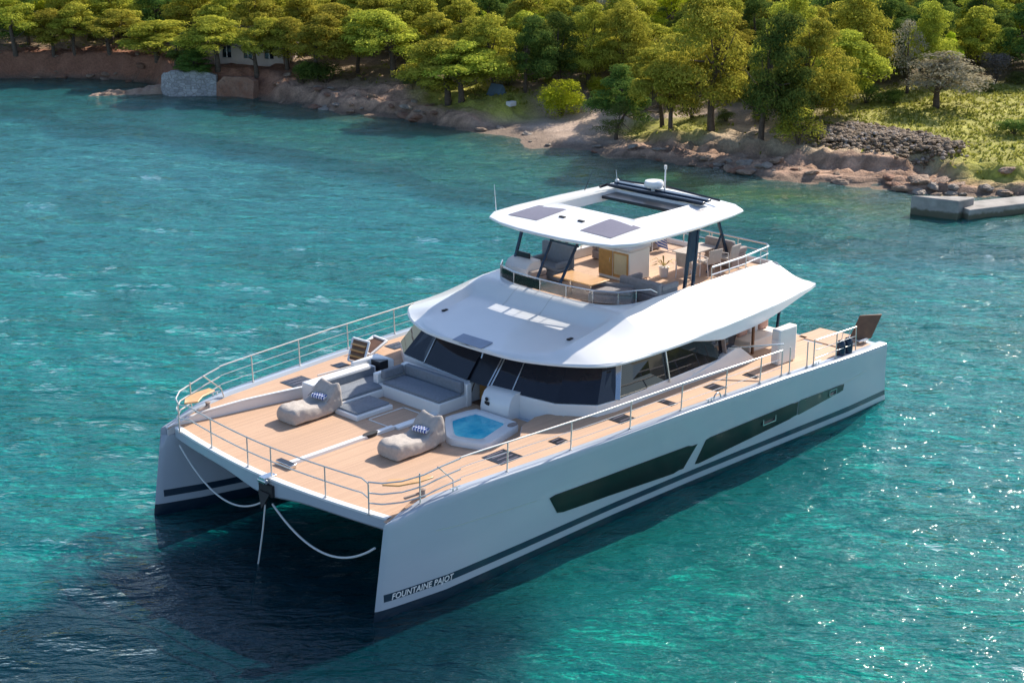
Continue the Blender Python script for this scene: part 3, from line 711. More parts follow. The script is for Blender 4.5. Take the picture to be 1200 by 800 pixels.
# --- roof / flybridge moulding
def outline(kind, t):
    """half outline, t from 0 (front centre) to 1 (rear centre) -> (x, y)"""
    P_ = {'edge': [(12.38, 0), (12.34, 1.2), (12.2, 2.0), (11.78, 2.95), (11.2, 3.72), (10.6, 4.08), (9.2, 4.22), (6.8, 4.24), (3.7, 4.10), (1.6, 3.85), (.62, 3.66), (.42, 3.4), (.45, 1.5), (.5, 0)],
          'crest': [(9.75, 0), (9.74, .9), (9.66, 1.6), (9.5, 2.3), (9.1, 2.78), (8.7, 2.95), (7.6, 3.0), (5.8, 2.95), (3.7, 2.85), (2.0, 2.75), (1.2, 2.62), (1.05, 2.4), (1.05, 1.2), (1.05, 0)],
          'cope': [(9.12, 0), (9.10, .9), (9.02, 1.6), (8.82, 2.1), (8.5, 2.40), (8.1, 2.58), (7.2, 2.68), (5.8, 2.72), (3.7, 2.66), (2.0, 2.55), (1.25, 2.45), (1.12, 2.25), (1.12, 1.2), (1.12, 0)]}[kind]
    n_ = len(P_)-1; a = t*n_; i = min(int(a), n_-1); f = a-i
    p0 = P_[max(i-1, 0)]; p1 = P_[i]; p2 = P_[i+1]; p3 = P_[min(i+2, n_)]
    def cr(k):
        return .5*(2*p1[k]+(p2[k]-p0[k])*f+(2*p0[k]-5*p1[k]+4*p2[k]-p3[k])*f*f+(3*p1[k]-p0[k]-3*p2[k]+p3[k])*f**3)
    return cr(0), max(0, cr(1))
def full(kind, zf, shr=0, NT=52):
    pts = []
    for k in range(NT+1):
        x, y = outline(kind, k/NT); pts.append((x, y))
    o = [(x, y) for x, y in pts]+[(x, -y) for x, y in pts[-2:0:-1]]
    if shr: o = [(4.5+(x-4.5)*(1-shr/8), y*(1-shr/4)) for x, y in o]
    return [(x, y, zf(x, y)) for x, y in o]
ez = lambda x, y: 4.08+.06*sm(11, 4, x)
def lipz(x): return 3.99-.29*sm(7.05, 6.55, x)+.30*sm(4.6, .6, x)
def blend(a, b, f, bul=0): return [tuple(p[i]*(1-f)+q[i]*f+(bul if i == 2 else 0) for i in range(3)) for p, q in zip(a, b)]
rings = [full('edge', lambda x, y: lipz(x)-.0, .55), full('edge', lambda x, y: lipz(x), .05), full('edge', lambda x, y: lipz(x)+.03), full('edge', lambda x, y: ez(x, y)-.02), full('edge', ez, .02), full('edge', lambda x, y: ez(x, y)-.03, .16)]
roof = MB().loft(rings, True, False); n_ = len(rings[0]); roof.add(rings[0], [tuple(range(n_))])
rf = roof.build('roof', M['white'], boat, smooth=28); rf['label'] = 'white roof slab shading the saloon and side decks'
def y_e(x): return ip(x, [.42, .62, 1.6, 3.7, 6.8, 9.2, 10.6, 11.2, 11.78, 12.2, 12.34, 12.38], [3.4, 3.66, 3.85, 4.10, 4.24, 4.22, 4.08, 3.72, 2.95, 2.0, 1.2, .02])
def y_c(x): return ip(x, [1.119, 1.12, 1.25, 2.0, 3.7, 5.8, 7.2, 8.1, 8.5, 8.82, 9.02, 9.10, 9.12, 9.121], [0, 2.25, 2.45, 2.55, 2.66, 2.72, 2.68, 2.58, 2.40, 2.1, 1.6, .9, 0.3, 0])
def y_r(x): return min(max(ip(x, [7.6, 9.0, 12.3], [2.72, 2.80, 2.62]), y_c(x)+.05), y_e(x)-.02)
def copez(x): return 4.90-.14*sm(3.2, 1.1, x)
def ridgez(x): return ip(x, [.42, 1.1, 4, 7.6, 9.0, 9.8, 12.0, 12.4], [4.16, 4.66, 4.96, 4.99, 4.88, 4.66, 4.20, 4.12])
def dishz(x): return 4.125+.135*(12.38-x) if x > 9.8 else 4.125+.135*2.58+(4.90-4.473)*sm(9.85, 9.12, x)
def topz(x, y):
    y = abs(y); ye, yr, yc = y_e(x), y_r(x), y_c(x); e = ez(x, y)+.012; rz = e+(max(ridgez(x), e)-e)*sm(0, 1.1, ye-yr)
    if y >= yr:
        t = (ye-y)/max(ye-yr, .02); return e+(rz-e)*(t+.12*t*(1-t))
    if x > 9.121:
        k = max(0, 1-(yr-y)/.30); return (e+(max(dishz(x), e)-e)*sm(0, .5, ye-y+.0))*(1-k)+rz*k
    if x < 1.119: return e+(4.76-e)*(x-.42)/.7
    k = (y-yc)/max(yr-yc, .01); return copez(x)*(1-k)+rz*k
XR = sorted(set([.43, .5, .62, .8, 1.0, 1.118, 1.121, 1.25, 1.6, 2.0]+[2.5+.5*k for k in range(11)]+[7.8, 8.1, 8.3, 8.5, 8.66, 8.82, 8.92, 9.02, 9.06, 9.10, 9.119, 9.122, 9.2, 9.3, 9.4, 9.5, 9.6, 9.7, 9.8, 9.9, 10.1, 10.35, 10.6, 10.85, 11.1, 11.3, 11.5, 11.7, 11.85, 12.0, 12.1, 12.2, 12.28, 12.34, 12.37]))
for sgn in (1, -1):
    rows = []
    for x in XR:
        ye, yr, yc = y_e(x)*.994, y_r(x), y_c(x)
        yy = [ye+(yr-ye)*k/7 for k in range(8)]+[yr+(max(yr-.30, yc)-yr)*k/2 for k in (1, 2)]
        y0 = yy[-1]; yy += [y0+(yc-y0)*k/6 for k in range(1, 7)]
        rows.append([(x, sgn*(y_e(x)+.002), ez(x, 0)-.012)]+[(x, sgn*y, topz(x, y)) for y in yy])
    o = MB().sheet(rows).build('roof_moulding', M['white'], boat, smooth=22)
    o['label'] = 'sunlit white side of the flybridge moulding' if sgn > 0 else 'far side of the flybridge moulding'
cp = full('cope', lambda x, y: copez(x)); rings = [full('cope', lambda x, y: copez(x)+.004, -.01), full('cope', lambda x, y: copez(x)+.02, .05), full('cope', lambda x, y: copez(x), .13), full('cope', lambda x, y: 4.60, .16)]
MB().loft(rings, True, False).build('coaming', M['white'], boat, smooth=30)
flr = full('cope', lambda x, y: 4.625, .14); MB().add(flr, [tuple(range(len(flr)))]).build('flybridge_floor', M['teak'], boat, smooth=0)
# seams and fittings on the shaded front slope
for y0 in (-1.1, .35):
    pts = []
    for f in (0, .2, .4, .6, .8, 1):
        pts.append((9.8-.66*f, y0*(1-.04*f), topz(9.8-.66*f, y0)+.004))
    MB().tube(pts, .006).build('panel_seam', M['steel_wire'], rf)
for x, y in ((11.0, -2.3), (10.6, 2.3)):
    MB().box(x-.10, x+.10, y-.05, y+.05, topz(x, y)-.01, topz(x, y)+.035).build('roof_vent', M['rubber'], rf, bevel=.01)
MB().slab([(12.40, -.55, 4.128), (12.42, .62, 4.128), (11.95, .62, 4.20), (11.95, -.55, 4.20)], (0, 0, .02), 1).build('hatch_cover', simple('blue_grey_cover', (.22, .27, .36), .5), rf, bevel=.006)

# --- flybridge screens, rails, hardtop
for s in (1, -1):
    pass
front = [(8.3, -2.55), (8.75, -2.2), (9.0, -1.4), (9.04, -.3), (9.0, .7), (8.85, 1.6), (8.5, 2.25), (8.0, 2.5)]
def pan(a, b, z0, z1):
    A = Vector((*front[a], 0)); Bq = Vector((*front[b], 0)); d = (Bq-A).normalized()*.02
    A += d; Bq -= d; nrm = Vector((d.y, -d.x, 0)).normalized()
    return MB().slab([(A.x, A.y, z0), (Bq.x, Bq.y, z0), (Bq.x-.02, Bq.y, z1), (A.x-.02, A.y, z1)], nrm, .015)
for i in range(len(front)-1): pan(i, i+1, 4.93, 5.22).build('screen_panel', M['clear'], boat)
rl = MB(); rl.tube([(*p, 5.27) for p in front]+[(7.5, 2.62, 5.22), (7.1, 2.66, 5.0), (7.0, 2.66, 4.9)], .022)
rl.build('screen_rail', M['steel'], boat)
for p in front: MB().tube([(*p, 4.86), (*p, 5.27)], .016).build('rail_post', M['steel'], boat)
for s in (1, -1):
    r_ = MB(); zz = 5.30
    pts = [(4.6, 2.62*s), (3.0, 2.60*s), (1.4, 2.42*s), (1.2, 2.2*s), (1.2, 0)]
    r_.tube([(x, y, zz) for x, y in pts], .028); r_.tube([(x, y, zz-.24) for x, y in pts], .018)
    r_.build('aft_rail', M['steel'], boat)
    for x, y in ((4.6, 2.62), (3.7, 2.61), (2.8, 2.58), (1.9, 2.48), (1.25, 2.28), (1.2, 1.1), (1.2, .05)):
        MB().tube([(x, y*s, 4.78), (x, y*s, zz)], .016).build('rail_post', M['steel'], boat)

def hth(t):
    P_ = [(9.45, 0), (9.42, .9), (9.28, 1.75), (9.02, 2.42), (8.45, 2.78), (7.4, 2.88), (5.5, 2.86), (3.8, 2.70), (3.05, 2.58), (2.9, 2.3), (2.95, 1.2), (2.98, 0)]
    a = t*(len(P_)-1); i = min(int(a), len(P_)-2); f = a-i
    return P_[i][0]*(1-f)+P_[i+1][0]*f, P_[i][1]*(1-f)+P_[i+1][1]*f
NT = 44
def ht(zf, k=0.):
    pts = [hth(i/NT) for i in range(NT+1)]; o = pts+[(x, -y) for x, y in pts[-2:0:-1]]
    o = [(6.1+(x-6.1)*(1-k/3.2), y*(1-k/2.8)) for x, y in o]
    return [(x, y, zf(x, y)) for x, y in o]
OX0, OX1, OY = 4.25, 6.92, 1.50
def inrect(z, g=0):                       # opening outline, resampled to the same count by angle
    base = ht(lambda x, y: 0); o = []
    cx, cy = (OX0+OX1)/2, 0; hx, hy = (OX1-OX0)/2+g, OY+g
    for x, y, _ in base:
        dx, dy = x-6.1, y
        a = math.atan2(dy/2.8, dx/3.2); c, s_ = math.cos(a), math.sin(a)
        k = 1/max(abs(c), abs(s_))
        o.append((cx+hx*c*k, cy+hy*s_*k, z))
    return o
camber = lambda x, y: 6.80+.16*(1-(abs(y)/2.9)**2)*sm(9.5, 7.0, x)+.03*sm(4, 3, x)
# snap ring points to the rectangle's corners
def snap(ring, g=0):
    cs = [(OX1+g, OY+g), (OX1+g, -OY-g), (OX0-g, OY+g), (OX0-g, -OY-g)]; ring = list(ring)
    for c in cs:
        k = min(range(len(ring)), key=lambda i: (ring[i][0]-c[0])**2+(ring[i][1]-c[1])**2); ring[k] = (c[0], c[1], ring[k][2])
    return ring
topi = snap(inrect(6.965, .10), .10); mid_ = blend(ht(camber, .22), topi, .5); mid_ = [(x, y, camber(x, y)+.012) for x, y, z in mid_]
topi = [(x, y, camber(x, y)+.035) for x, y, z in topi]
rg = [snap(inrect(6.70)), snap(inrect(6.70, .12), .12), ht(lambda x, y: 6.64, .25), ht(lambda x, y: 6.68, .06), ht(lambda x, y: 6.745), ht(lambda x, y: 6.785, .015), ht(camber, .10), ht(camber, .22), mid_, topi, snap(inrect(6.99)), snap(inrect(6.70))]
hard = MB().loft(rg, True, False).build('hardtop', M['white'], boat, smooth=25); hard['label'] = 'white hardtop with solar panels and open sunroof'
for y0, y1 in ((-2.02, -.85), (.85, 2.02)):
    MB().sheet([[(x, y0+(y1-y0)*j/6, camber(x, y0+(y1-y0)*j/6)+.022) for j in range(7)] for x in [7.26+.27*i for i in range(6)]]).build('solar_panel', M['solar'], hard, smooth=60)
for y in (-.42, .32): MB().box(7.9, 8.0, y-.11, y+.11, camber(8, y)+.0, camber(8, y)+.05).build('vent', M['rubber'], hard, bevel=.01)
MB().sheet([[(x, 1.95+.12*j, camber(x, 2.1)-.0+.03-.02*j) for j in range(4)] for x in (4.25, 4.45, 4.65)]).build('skylight', M['taupe'], hard)
# retracted sunroof: dark louvre stack on its frame
fr = MB(); fr.box(4.0, 4.22, -1.85, 1.85, 7.00, 7.09); fr.build('sunroof_louvre', M['navy'], hard, bevel=.02)
fr = MB(); fr.box(3.72, 3.95, -1.85, 1.85, 7.04, 7.13); fr.build('sunroof_louvre', M['navy'], hard, bevel=.02)
fr = MB(); fr.box(4.24, 4.95, -1.49, 1.49, 6.80, 6.90); fr.build('sunroof_louvre', M['black'], hard, bevel=.02)
fr = MB(); fr.tube([(4.2, 1.9, 7.06), (4.2, -1.9, 7.06), (4.5, -1.95, 7.03)], .05); fr.build('sunroof_rail', M['black'], hard)
fr = MB(); fr.tube([(3.6, -1.9, 7.10), (3.5, 0, 7.16), (3.5, 2.0, 7.06)], .035); fr.build('sunroof_rail', M['black'], hard)
# radar, mast light, whips
rd = MB(); rd.lathe((3.9, -.25, 7.0), [(.15, 0), (.10, .05), (.08, .14), (.09, .17)], 18); ped = rd.build('radar_pedestal', M['white'], boat, smooth=40)
rd = MB(); rd.lathe((3.9, -.25, 7.17), [(.05, 0), (.27, .02), (.31, .08), (.31, .16), (.28, .22), (.12, .25), (.01, .252)], 26); rd.build('radar_dome', M['white'], boat, smooth=40)
MB().tube([(3.62, -.05, 7.02), (3.60, -.05, 7.75)], [.03, .022]).build('light_mast', M['white'], boat)
MB().tube([(3.60, -.05, 7.74), (3.60, -.05, 7.86)], .045, 12).build('mast_light', M['cream'], boat)
MB().tube([(8.5, -2.62, 6.78), (8.45, -2.75, 7.62)], [.014, .006]).build('whip_antenna', M['white'], boat)
MB().tube([(4.6, -2.5, 6.85), (4.0, -2.7, 7.35)], [.014, .006]).build('whip_antenna', M['black'], boat)
nav = MB(); nav.tube([(3.9, -1.75, 7.0), (3.9, -1.75, 7.14)], .05, 12); nav.ell((3.9, -1.75, 7.17), (.07, .07, .05)); nav.build('gps_antenna', M['white'], boat)
MB().tube([(3.9, -1.75, 7.17), (3.85, -1.85, 7.5)], [.01, .004]).build('whip_antenna', M['white'], boat)

# hardtop supports
for s in (1, -1):
    MB().bar((8.30, 2.25*s if s < 0 else -99, 4.7), (7.5, 2.3*s if s < 0 else -99, 6.7), .09, .07).build('hardtop_post', M['navy'], boat, bevel=.01) if s < 0 else None
ps = MB(); ps.bar((5.86, 2.58, 4.85), (5.45, 2.45, 6.70), .09, .09); ps.build('hardtop_post', M['navy'], boat, bevel=.01)
ps = MB(); ps.bar((5.46, 2.58, 4.85), (5.12, 2.45, 6.70), .09, .09); ps.build('hardtop_post', M['navy'], boat, bevel=.01)
ps = MB(); ps.slab([(5.73, 2.56, 5.65), (5.42, 2.56, 5.65), (5.14, 2.47, 6.62), (5.47, 2.47, 6.66)], (0, -.05, 0), 1); ps.build('post_web', M['navy'], boat)
for x0, x1 in ((5.86, 5.45), (5.46, 5.12)):
    MB().bar((x0, -2.58, 4.85), (x1, -2.45, 6.70), .08, .08).build('hardtop_post', M['navy'], boat, bevel=.01)
MB().bar((6.25, -2.58, 4.85), (5.9, -2.45, 6.70), .06, .06).build('hardtop_post', M['navy'], boat, bevel=.01)
for s in (-1, ):
    MB().bar((2.2, 1.55, 4.65), (3.05, 1.5, 6.66), .08, .08).build('hardtop_post', M['navy'], boat, bevel=.01)
    MB().bar((3.35, 1.5, 4.65), (2.70, 1.52, 5.75), .06, .06).build('post_brace', M['navy'], boat, bevel=.01)
# windscreen frame on the flybridge
for y in (-.76, .28):
    MB().bar((8.80, y, 4.88 if y < 0 else 5.2), (7.75, y, 6.68), .085, .05).build('windscreen_post', M['navy'], boat, bevel=.01)
MB().bar((8.05, -.80, 6.17), (8.05, .32, 6.17), .05, .05).build('windscreen_bar', M['navy'], boat)

# --- guard rails round the deck
def gun(x): return outer_y(x, sheer(x))-.20
PH = .80
def post(x, y, z0, h, lean=0, name='stanchion'):
    o = MB(); o.tube([(x, y, z0), (x, y+lean, z0+h)], .02, 8); o.tube([(x, y, z0-.01), (x, y, z0+.03)], .045, 10); return o.build(name, M['steel_wire'], boat)
for s in (1, -1):
    xs_ = [18.05, 15.85, 13.7, 11.5, 9.45, 7.5, 5.9] if s > 0 else [18.2, 16.15, 14.3, 12.3, 10.3, 8.3, 6.2, 4.2, 2.2]
    for x in xs_[1:]: post(x, gun(x)*s, sheer(x), PH, .03*s)
    zt = lambda x: sheer(x)+PH
    end = 4.9 if s > 0 else 0.5
    line = [(x, (gun(x)+.03)*s, zt(x)) for x in frange(end, 17.3, .5)+[17.35]]
    MB().tube(line, .021).build('handrail', M['steel_wire'], boat)
    for hh in (.27, .53):
        MB().tube([(x, (gun(x)+.01)*s, sheer(x)+hh) for x in frange(end, 17.3, .6)+[17.35]], .009, 6).build('guard_wire', M['steel_wire'], boat)
    # pulpit seat at the bow corner
    c0 = (19.35, 4.02*s); c1 = (18.62, 4.62*s); c2 = (17.35, (gun(17.35)+.03)*s)
    for hh, r in ((PH, .021), (.52, .02), (.26, .02)):
        zc = 2.46
        MB().tube([(19.45, 3.85*s, zc+hh), (19.30, 4.16*s, zc+hh+.01), (18.95, 4.48*s, zc+hh+.05), (18.4, 4.66*s, zc+hh+.1), (17.9, 4.74*s, 2.65+hh), (17.35, (gun(17.35)+.03)*s, 2.72+hh)], r).build('pulpit_rail', M['steel_wire'], boat)
    post(19.45, 3.85*s, 2.42, PH); post(18.5, 4.62*s, 2.62, PH)
    MB().tube([(18.0, 4.72*s, 2.66+PH), (17.45, 4.66*s, 2.95), (17.4, 4.62*s, 2.70)], .02).build('pulpit_brace', M['steel_wire'], boat)
    seat = [(19.15, 4.0*s), (18.9, 4.32*s), (18.4, 4.50*s), (17.95, 4.52*s), (17.95, 4.25*s), (18.45, 4.12*s), (18.8, 3.85*s)]
    MB().prism(seat[::s], 3.10, 3.14).build('pulpit_seat', M['yellow_wood'], boat, bevel=.012)
    w_ = MB(); w_.lathe((18.15, 4.34*s, deck_z(18.1)), [(.09, 0), (.07, .05), (.06, .14), (.085, .18), (.03, .20)], 14); w_.bar((18.2, 4.30*s, deck_z(18)+.07), (18.65, 4.22*s, deck_z(18)+.05), .06, .05)
    w_.build('mooring_cleat', M['taupe'], boat)
for y in (-3.85, -2.35, -.62, .35, 2.3, 3.85):
    if abs(y) < 3.8: post(beam_x(y)-.09, y, 2.41, PH)
for hh in (PH, .42):
    MB().tube([(beam_x(y)-.09 if abs(y) < 3.7 else 19.45, y, 2.42+hh) for y in [-3.85+7.7*k/22 for k in range(23)]], .02).build('front_rail', M['steel_wire'], boat)

# aft port gate, steps and rail
for x, h in ((4.85, .82), (4.45, .80)): post(x, gun(x), sheer(x), h)
for x, h in ((3.55, .80), (3.2, .8)): post(x, gun(x), sheer(x), h)
MB().bar((5.6, 4.05, 3.32), (4.4, 5.2, 3.42), .10, .03).build('gate_board', M['steel'], boat, bevel=.01)
lk = MB().box(3.05, 3.95, 4.45, 4.75, 2.5, 3.62).build('boarding_locker', M['cream'], boat, bevel=.05); lk['label'] = 'tall cream locker on the aft side deck'
MB().box(3.955, 3.975, 4.48, 4.72, 2.6, 3.3).build('locker_panel', M['white'], lk, bevel=.01)
for s in (1, -1):
    MB().tube([(3.1, gun(3)*s, 3.30), (2.0, gun(2)*s, 3.26), (.95, gun(1)*s, 3.22), (.9, gun(.9)*s, 2.45)], .02).build('stern_rail', M['steel_wire'], boat)
    MB().tube([(3.1, gun(3)*s, 2.98), (.95, gun(1)*s, 2.92)], .012).build('stern_rail', M['steel_wire'], boat)
    MB().tube([(3.1, gun(3)*s, 2.72), (.95, gun(1)*s, 2.68)], .012).build('stern_rail', M['steel_wire'], boat)
    post(2.0, gun(2)*s, sheer(2), .78)
    MB().prism([(-.55, 5.0*s), (.9, 5.1*s), (.9, 3.3*s), (-.45, 3.3*s)][::s], 2.2, 2.40).build('stern_platform', M['teak'], boat, bevel=.05)
    MB().prism([(-1.75, 5.0*s), (-.6, 5.1*s), (-.6, 3.2*s), (-1.75, 3.2*s)][::s], .2, .55).build('swim_step', M['white'], boat, bevel=.06)
MB().box(.7, 4.2, -3.6, 3.6, 2.36, 2.40).build('cockpit_floor', M['teak'], boat)

# open deck locker on the starboard side deck
lid = MB(); P0 = Vector((13.1, -4.25, 2.76)); 
def quadframe(mb, a, b, c, d, w_, t):
    for p, q in ((a, b), (b, c), (c, d), (d, a)): mb.bar(p, q, w_, t)
A, Bq, Cq, D = (13.05, -4.35, 2.78), (13.0, -3.72, 2.78), (12.55, -3.95, 3.32), (12.6, -4.62, 3.32)
ol = MB(); quadframe(ol, A, Bq, Cq, D, .07, .05); olf = ol.build('open_hatch_lid', M['white'], boat, bevel=.01)
MB().slab([Vector(A).lerp(Vector(Cq), .06), Vector(Bq).lerp(Vector(D), .06), Vector(Cq).lerp(Vector(A), .06), Vector(D).lerp(Vector(Bq), .06)], (.01, 0, .01), 1).build('lid_panel', M['brown'], olf)
sl = MB()
for f in (.25, .5, .75): sl.bar(Vector(A).lerp(Vector(D), f)+Vector((.03, .06, .02)), Vector(Bq).lerp(Vector(Cq), f)+Vector((.03, -.06, .02)), .11, .03)
sl.build('lid_slat', M['yellow_wood'], olf)
ol = MB(); quadframe(ol, (12.25, -4.9, 2.80), (12.3, -4.2, 2.80), (11.5, -4.35, 3.02), (11.45, -5.0, 3.02), .08, .06); ol.box(11.35, 12.3, -4.95, -4.9, 2.7, 3.0)
ol.build('open_hatch_lid', M['white'], boat, bevel=.01)
MB().slab([(12.2, -4.82, 2.80), (12.22, -4.28, 2.80), (11.55, -4.42, 3.0), (11.5, -4.92, 3.0)], (0, 0, .01), 1).build('lid_panel', M['brown'], boat)
MB().tube([(14.6, -3.9, 2.80), (13.8, -3.75, 2.84), (12.95, -3.62, 2.86)], .028).build('grab_rail', M['cream'], boat)

# transom gangway
gw = MB().slab([(.05, 4.70, 2.42), (-.55, 5.12, 2.42), (-1.05, 5.16, 3.12), (-.45, 4.74, 3.12)], (.03, .05, .0), 1).build('boarding_ladder_board', M['brown'], boat, bevel=.01)
MB().box(-.55, .05, 4.6, 5.1, 2.36, 2.46).build('ladder_mount', M['steel'], boat, bevel=.02)

# anchor roller at the middle of the beam
an = MB(); an.box(19.5, 19.9, .16, .40, 2.30, 2.46); an.tube([(19.86, .12, 2.36), (19.86, .44, 2.36)], .06, 12); an.build('anchor_roller', M['steel'], boat, bevel=.01)
ak = MB(); ak.bar((19.75, .28, 2.3), (19.82, .28, 1.72), .08, .05); ak.add([(19.85, .05, 2.05), (19.85, .51, 2.05), (19.95, .28, 1.62), (19.7, .28, 1.8)], [(0, 1, 2), (0, 2, 3), (1, 2, 3), (0, 1, 3)]); ak.box(19.62, 19.8, .02, .55, 1.95, 2.25)
ak.build('anchor', M['rubber'], boat)

# cockpit furniture seen under the roof
ckc = MB().box(1.7, 3.3, 1.6, 3.2, 2.401, 2.85); 
MB().bar((2.45, 3.55, 2.42), (2.25, 3.55, 3.9), .07, .07).build('roof_post', M['navy'], boat)
MB().bar((3.55, 3.5, 2.42), (3.55, 3.5, 3.9), .07, .07).build('roof_post', M['brown'], boat)

# ================================================================== things standing on the boat
def beanbag(label, x0, y0, seed, length=1.75, wd=.88):
    rnd = random.Random(seed)
    root = empty('beanbag_lounger', (x0, y0, 2.39)); tag(root, label, 'beanbag', 'beanbag loungers on the foredeck')
    st = [0, .03, .10, .25, .42, .58, .68, .76, .84, .92, .97, 1.0]      # 0 = foot end (towards the bow), 1 = head end
    tp = [.30, .40, .44, .43, .40, .37, .42, .60, .82, .92, .86, .60]
    rings = []
    for u, h in zip(st, tp):
        x = length*(.5-u); hw = wd/2*(1-.10*abs(2*u-1)**3)*(.86 if u in (0, 1.0) else 1)
        ring = []
        prof = [(-1, .0), (-1.04, .25), (-1.03, .55), (-.98, .85), (-.86, 1.0), (-.6, .98), (-.3, .95), (0, .94), (.3, .95), (.6, .98), (.86, 1.0), (.98, .85), (1.03, .55), (1.04, .25), (1, 0)]
        for a, b in prof:
            dish = 0
            if u > .60:                                                   # hollow of the backrest with side wings
                dish = -.16*max(0, 1-abs(a))**.6*sm(.6, .75, u)*(1-sm(.9, 1.0, u))
            elif u > .3: dish = -.05*max(0, 1-abs(a))
            z = h*b+dish
            k = .018*mnoise.noise(Vector((x*5+seed, a*3, b*3)))
            ring.append((x+k, a*hw+k, max(0, z+k*1.5 if b > 0 else 0)))
        rings.append(ring)
    o = MB().loft(rings).build('bean_cover', M['beige_fabric'], root, smooth=70)
    sd_ = o.modifiers.new('sub', 'SUBSURF'); sd_.levels = 2; sd_.render_levels = 2
    tx = bpy.data.textures.new('crumple', 'CLOUDS'); tx.noise_scale = .22
    dm = o.modifiers.new('crumple', 'DISPLACE'); dm.texture = tx; dm.strength = .06; dm.texture_coords = 'LOCAL'; dm.mid_level = .5
    a = MB().tube([(-length*.16, -wd*.46, .42), (-length*.30, -wd*.44, .55), (-length*.38, -wd*.42, .78)], .012).build('seam_piping', M['taupe'], root)
    a = MB().tube([(-length*.16, wd*.46, .42), (-length*.30, wd*.44, .55), (-length*.38, wd*.42, .78)], .012).build('seam_piping', M['taupe'], root)
    return root
beanbag('crumpled beige beanbag lounger farther from the camera, beside the long white bench', 16.15, -2.38, 3)
beanbag('crumpled beige beanbag lounger nearer the camera, in front of the spa tub', 15.92, 1.52, 8)
m, nt, b, N, L = nodes('striped_towel'); g = N.new('ShaderNodeTexCoord'); s_ = N.new('ShaderNodeSeparateXYZ'); L.new(g.outputs['Object'], s_.inputs[0])
f = math_(nt, 'LESS_THAN', math_(nt, 'FRACT', math_(nt, 'MULTIPLY', s_.outputs[1], 11)), .5); L.new(mixc(nt, f, (.75, .76, .80), (.03, .07, .32)), b.inputs['Base Color']); b.inputs['Roughness'].default_value = .95
M['towel'] = m
for lab, x, y, z in (('blue and white striped rolled towels on the beanbag beside the long bench', 15.72, -2.40, 2.83), ('blue and white striped rolled towels on the beanbag in front of the spa tub', 15.50, 1.50, 2.83)):
    t = MB()
    for k in range(3):
        c = (-.11+k*.11, 0, .02 if k != 1 else .03)
        t.tube([(c[0], -.24, c[2]), (c[0], -.22, c[2]), (c[0], .22, c[2]), (c[0], .24, c[2])], [.045, .062, .062, .045], 12)
    o = t.build('rolled_towels', M['towel'], None, smooth=60, loc=(x, y, z)); o.rotation_euler = (0, R(-6), R(8)); tag(o, lab, 'towels', 'towels on the beanbags')

# --- flybridge furniture
FZ = 4.63
bar = empty('flybridge_bar', (5.35, -.15, FZ)); tag(bar, 'white wet bar cabinet with honey coloured wooden doors under the hardtop', 'cabinet')
def rel(root, mb, name, m, **k): 
    o = mb.build(name, m, root, **k); o.location = (-root.location.x, -root.location.y, -root.location.z) if False else o.location; return o
c = MB().box(-.45, .52, -.62, .62, 0, .95).build('cabinet_body', M['cream'], bar, bevel=.03)
MB().box(-.50, .56, -.66, .66, .951, 1.10).build('worktop_cover', M['leather'], bar, bevel=.06)
d = MB().box(.521, .545, -.60, -.06, .10, .90).build('door', M['wood'], bar, bevel=.01); MB().tube([(.56, -.14, .55), (.56, -.14, .68)], .012).build('handle', M['steel'], d)
d = MB().box(.521, .545, -.03, .58, .10, .90).build('door', M['wood'], bar, bevel=.01); MB().box(.546, .552, .03, .52, .2, .84).build('glass_front', simple('fridge_front', (.62, .50, .30), .3), d)
def sofa_thing(label, x, y, rz, w_, d_, m, back=.72, arm=True, seat=.42, cat='sofa', name='flybridge_sofa', group=None):
    r_ = empty(name, (x, y, FZ), rz); tag(r_, label, cat, group)
    MB().box(-w_/2, w_/2, -d_/2, d_/2, 0.02, seat-.13).build('base', m, r_, bevel=.03)
    MB().box(-w_/2+.02, w_/2-.02, -d_/2+.16, d_/2, seat-.128, seat).build('seat_cushion', m, r_, bevel=.045)
    MB().prism([(-w_/2, -d_/2), (w_/2, -d_/2), (w_/2, -d_/2+.17), (-w_/2, -d_/2+.17)], seat-.128, back).build('backrest', m, r_, bevel=.05)
    if arm:
        for s in (-1, 1): MB().box(s*w_/2-(.07 if s > 0 else -.07)-.07, s*w_/2-(.07 if s > 0 else -.07)+.07, -d_/2+.18, d_/2, seat, seat+.17).build('armrest', m, r_, bevel=.03)
    return r_
sofa_thing('dark grey corner sofa right behind the front screen on the port side', 6.75, 1.95, R(90), 1.5, .95, M['violet_fabric'], back=.68)
sofa_thing('taupe grey bench sofa between the bar and the curved rail', 7.7, 1.35, R(-60), 1.3, .7, M['violet_fabric'], back=.5, arm=False)
sofa_thing('grey double helm seat behind the starboard windscreen', 6.95, -1.75, R(-90), 1.25, .75, M['grey_fabric'], back=1.02)
sofa_thing('low taupe sun lounge ahead of the helm seat beside the screen', 8.0, -1.6, R(180), .7, .6, M['taupe'], back=.5, arm=False)
sofa_thing('long beige brown sofa against the far rail behind the bar', 3.2, -1.85, 0, 2.6, .8, M['taupe'], back=.95)
sofa_thing('taupe lounge seat in the aft corner beside the stern rail', 2.0, 1.2, R(90), 1.1, .8, M['taupe'], back=.88)
hs = empty('helm_console', (7.9, -2.0, FZ)); tag(hs, 'pale rounded helm console at the front starboard corner of the flybridge', 'console')
MB().loft([[(.45, -.42, z), (.5, .55, z), (-.1, .6, z), (-.15, -.42, z)] if k == 0 else [(.45-k, -.42, z), (.5-k, .55, z), (-.1, .6, z), (-.15, -.42, z)] for z, k in ((0, 0), (.55, 0), (.70, .12), (.78, .35))]).build('console_body', M['leather'], hs, bevel=.04)
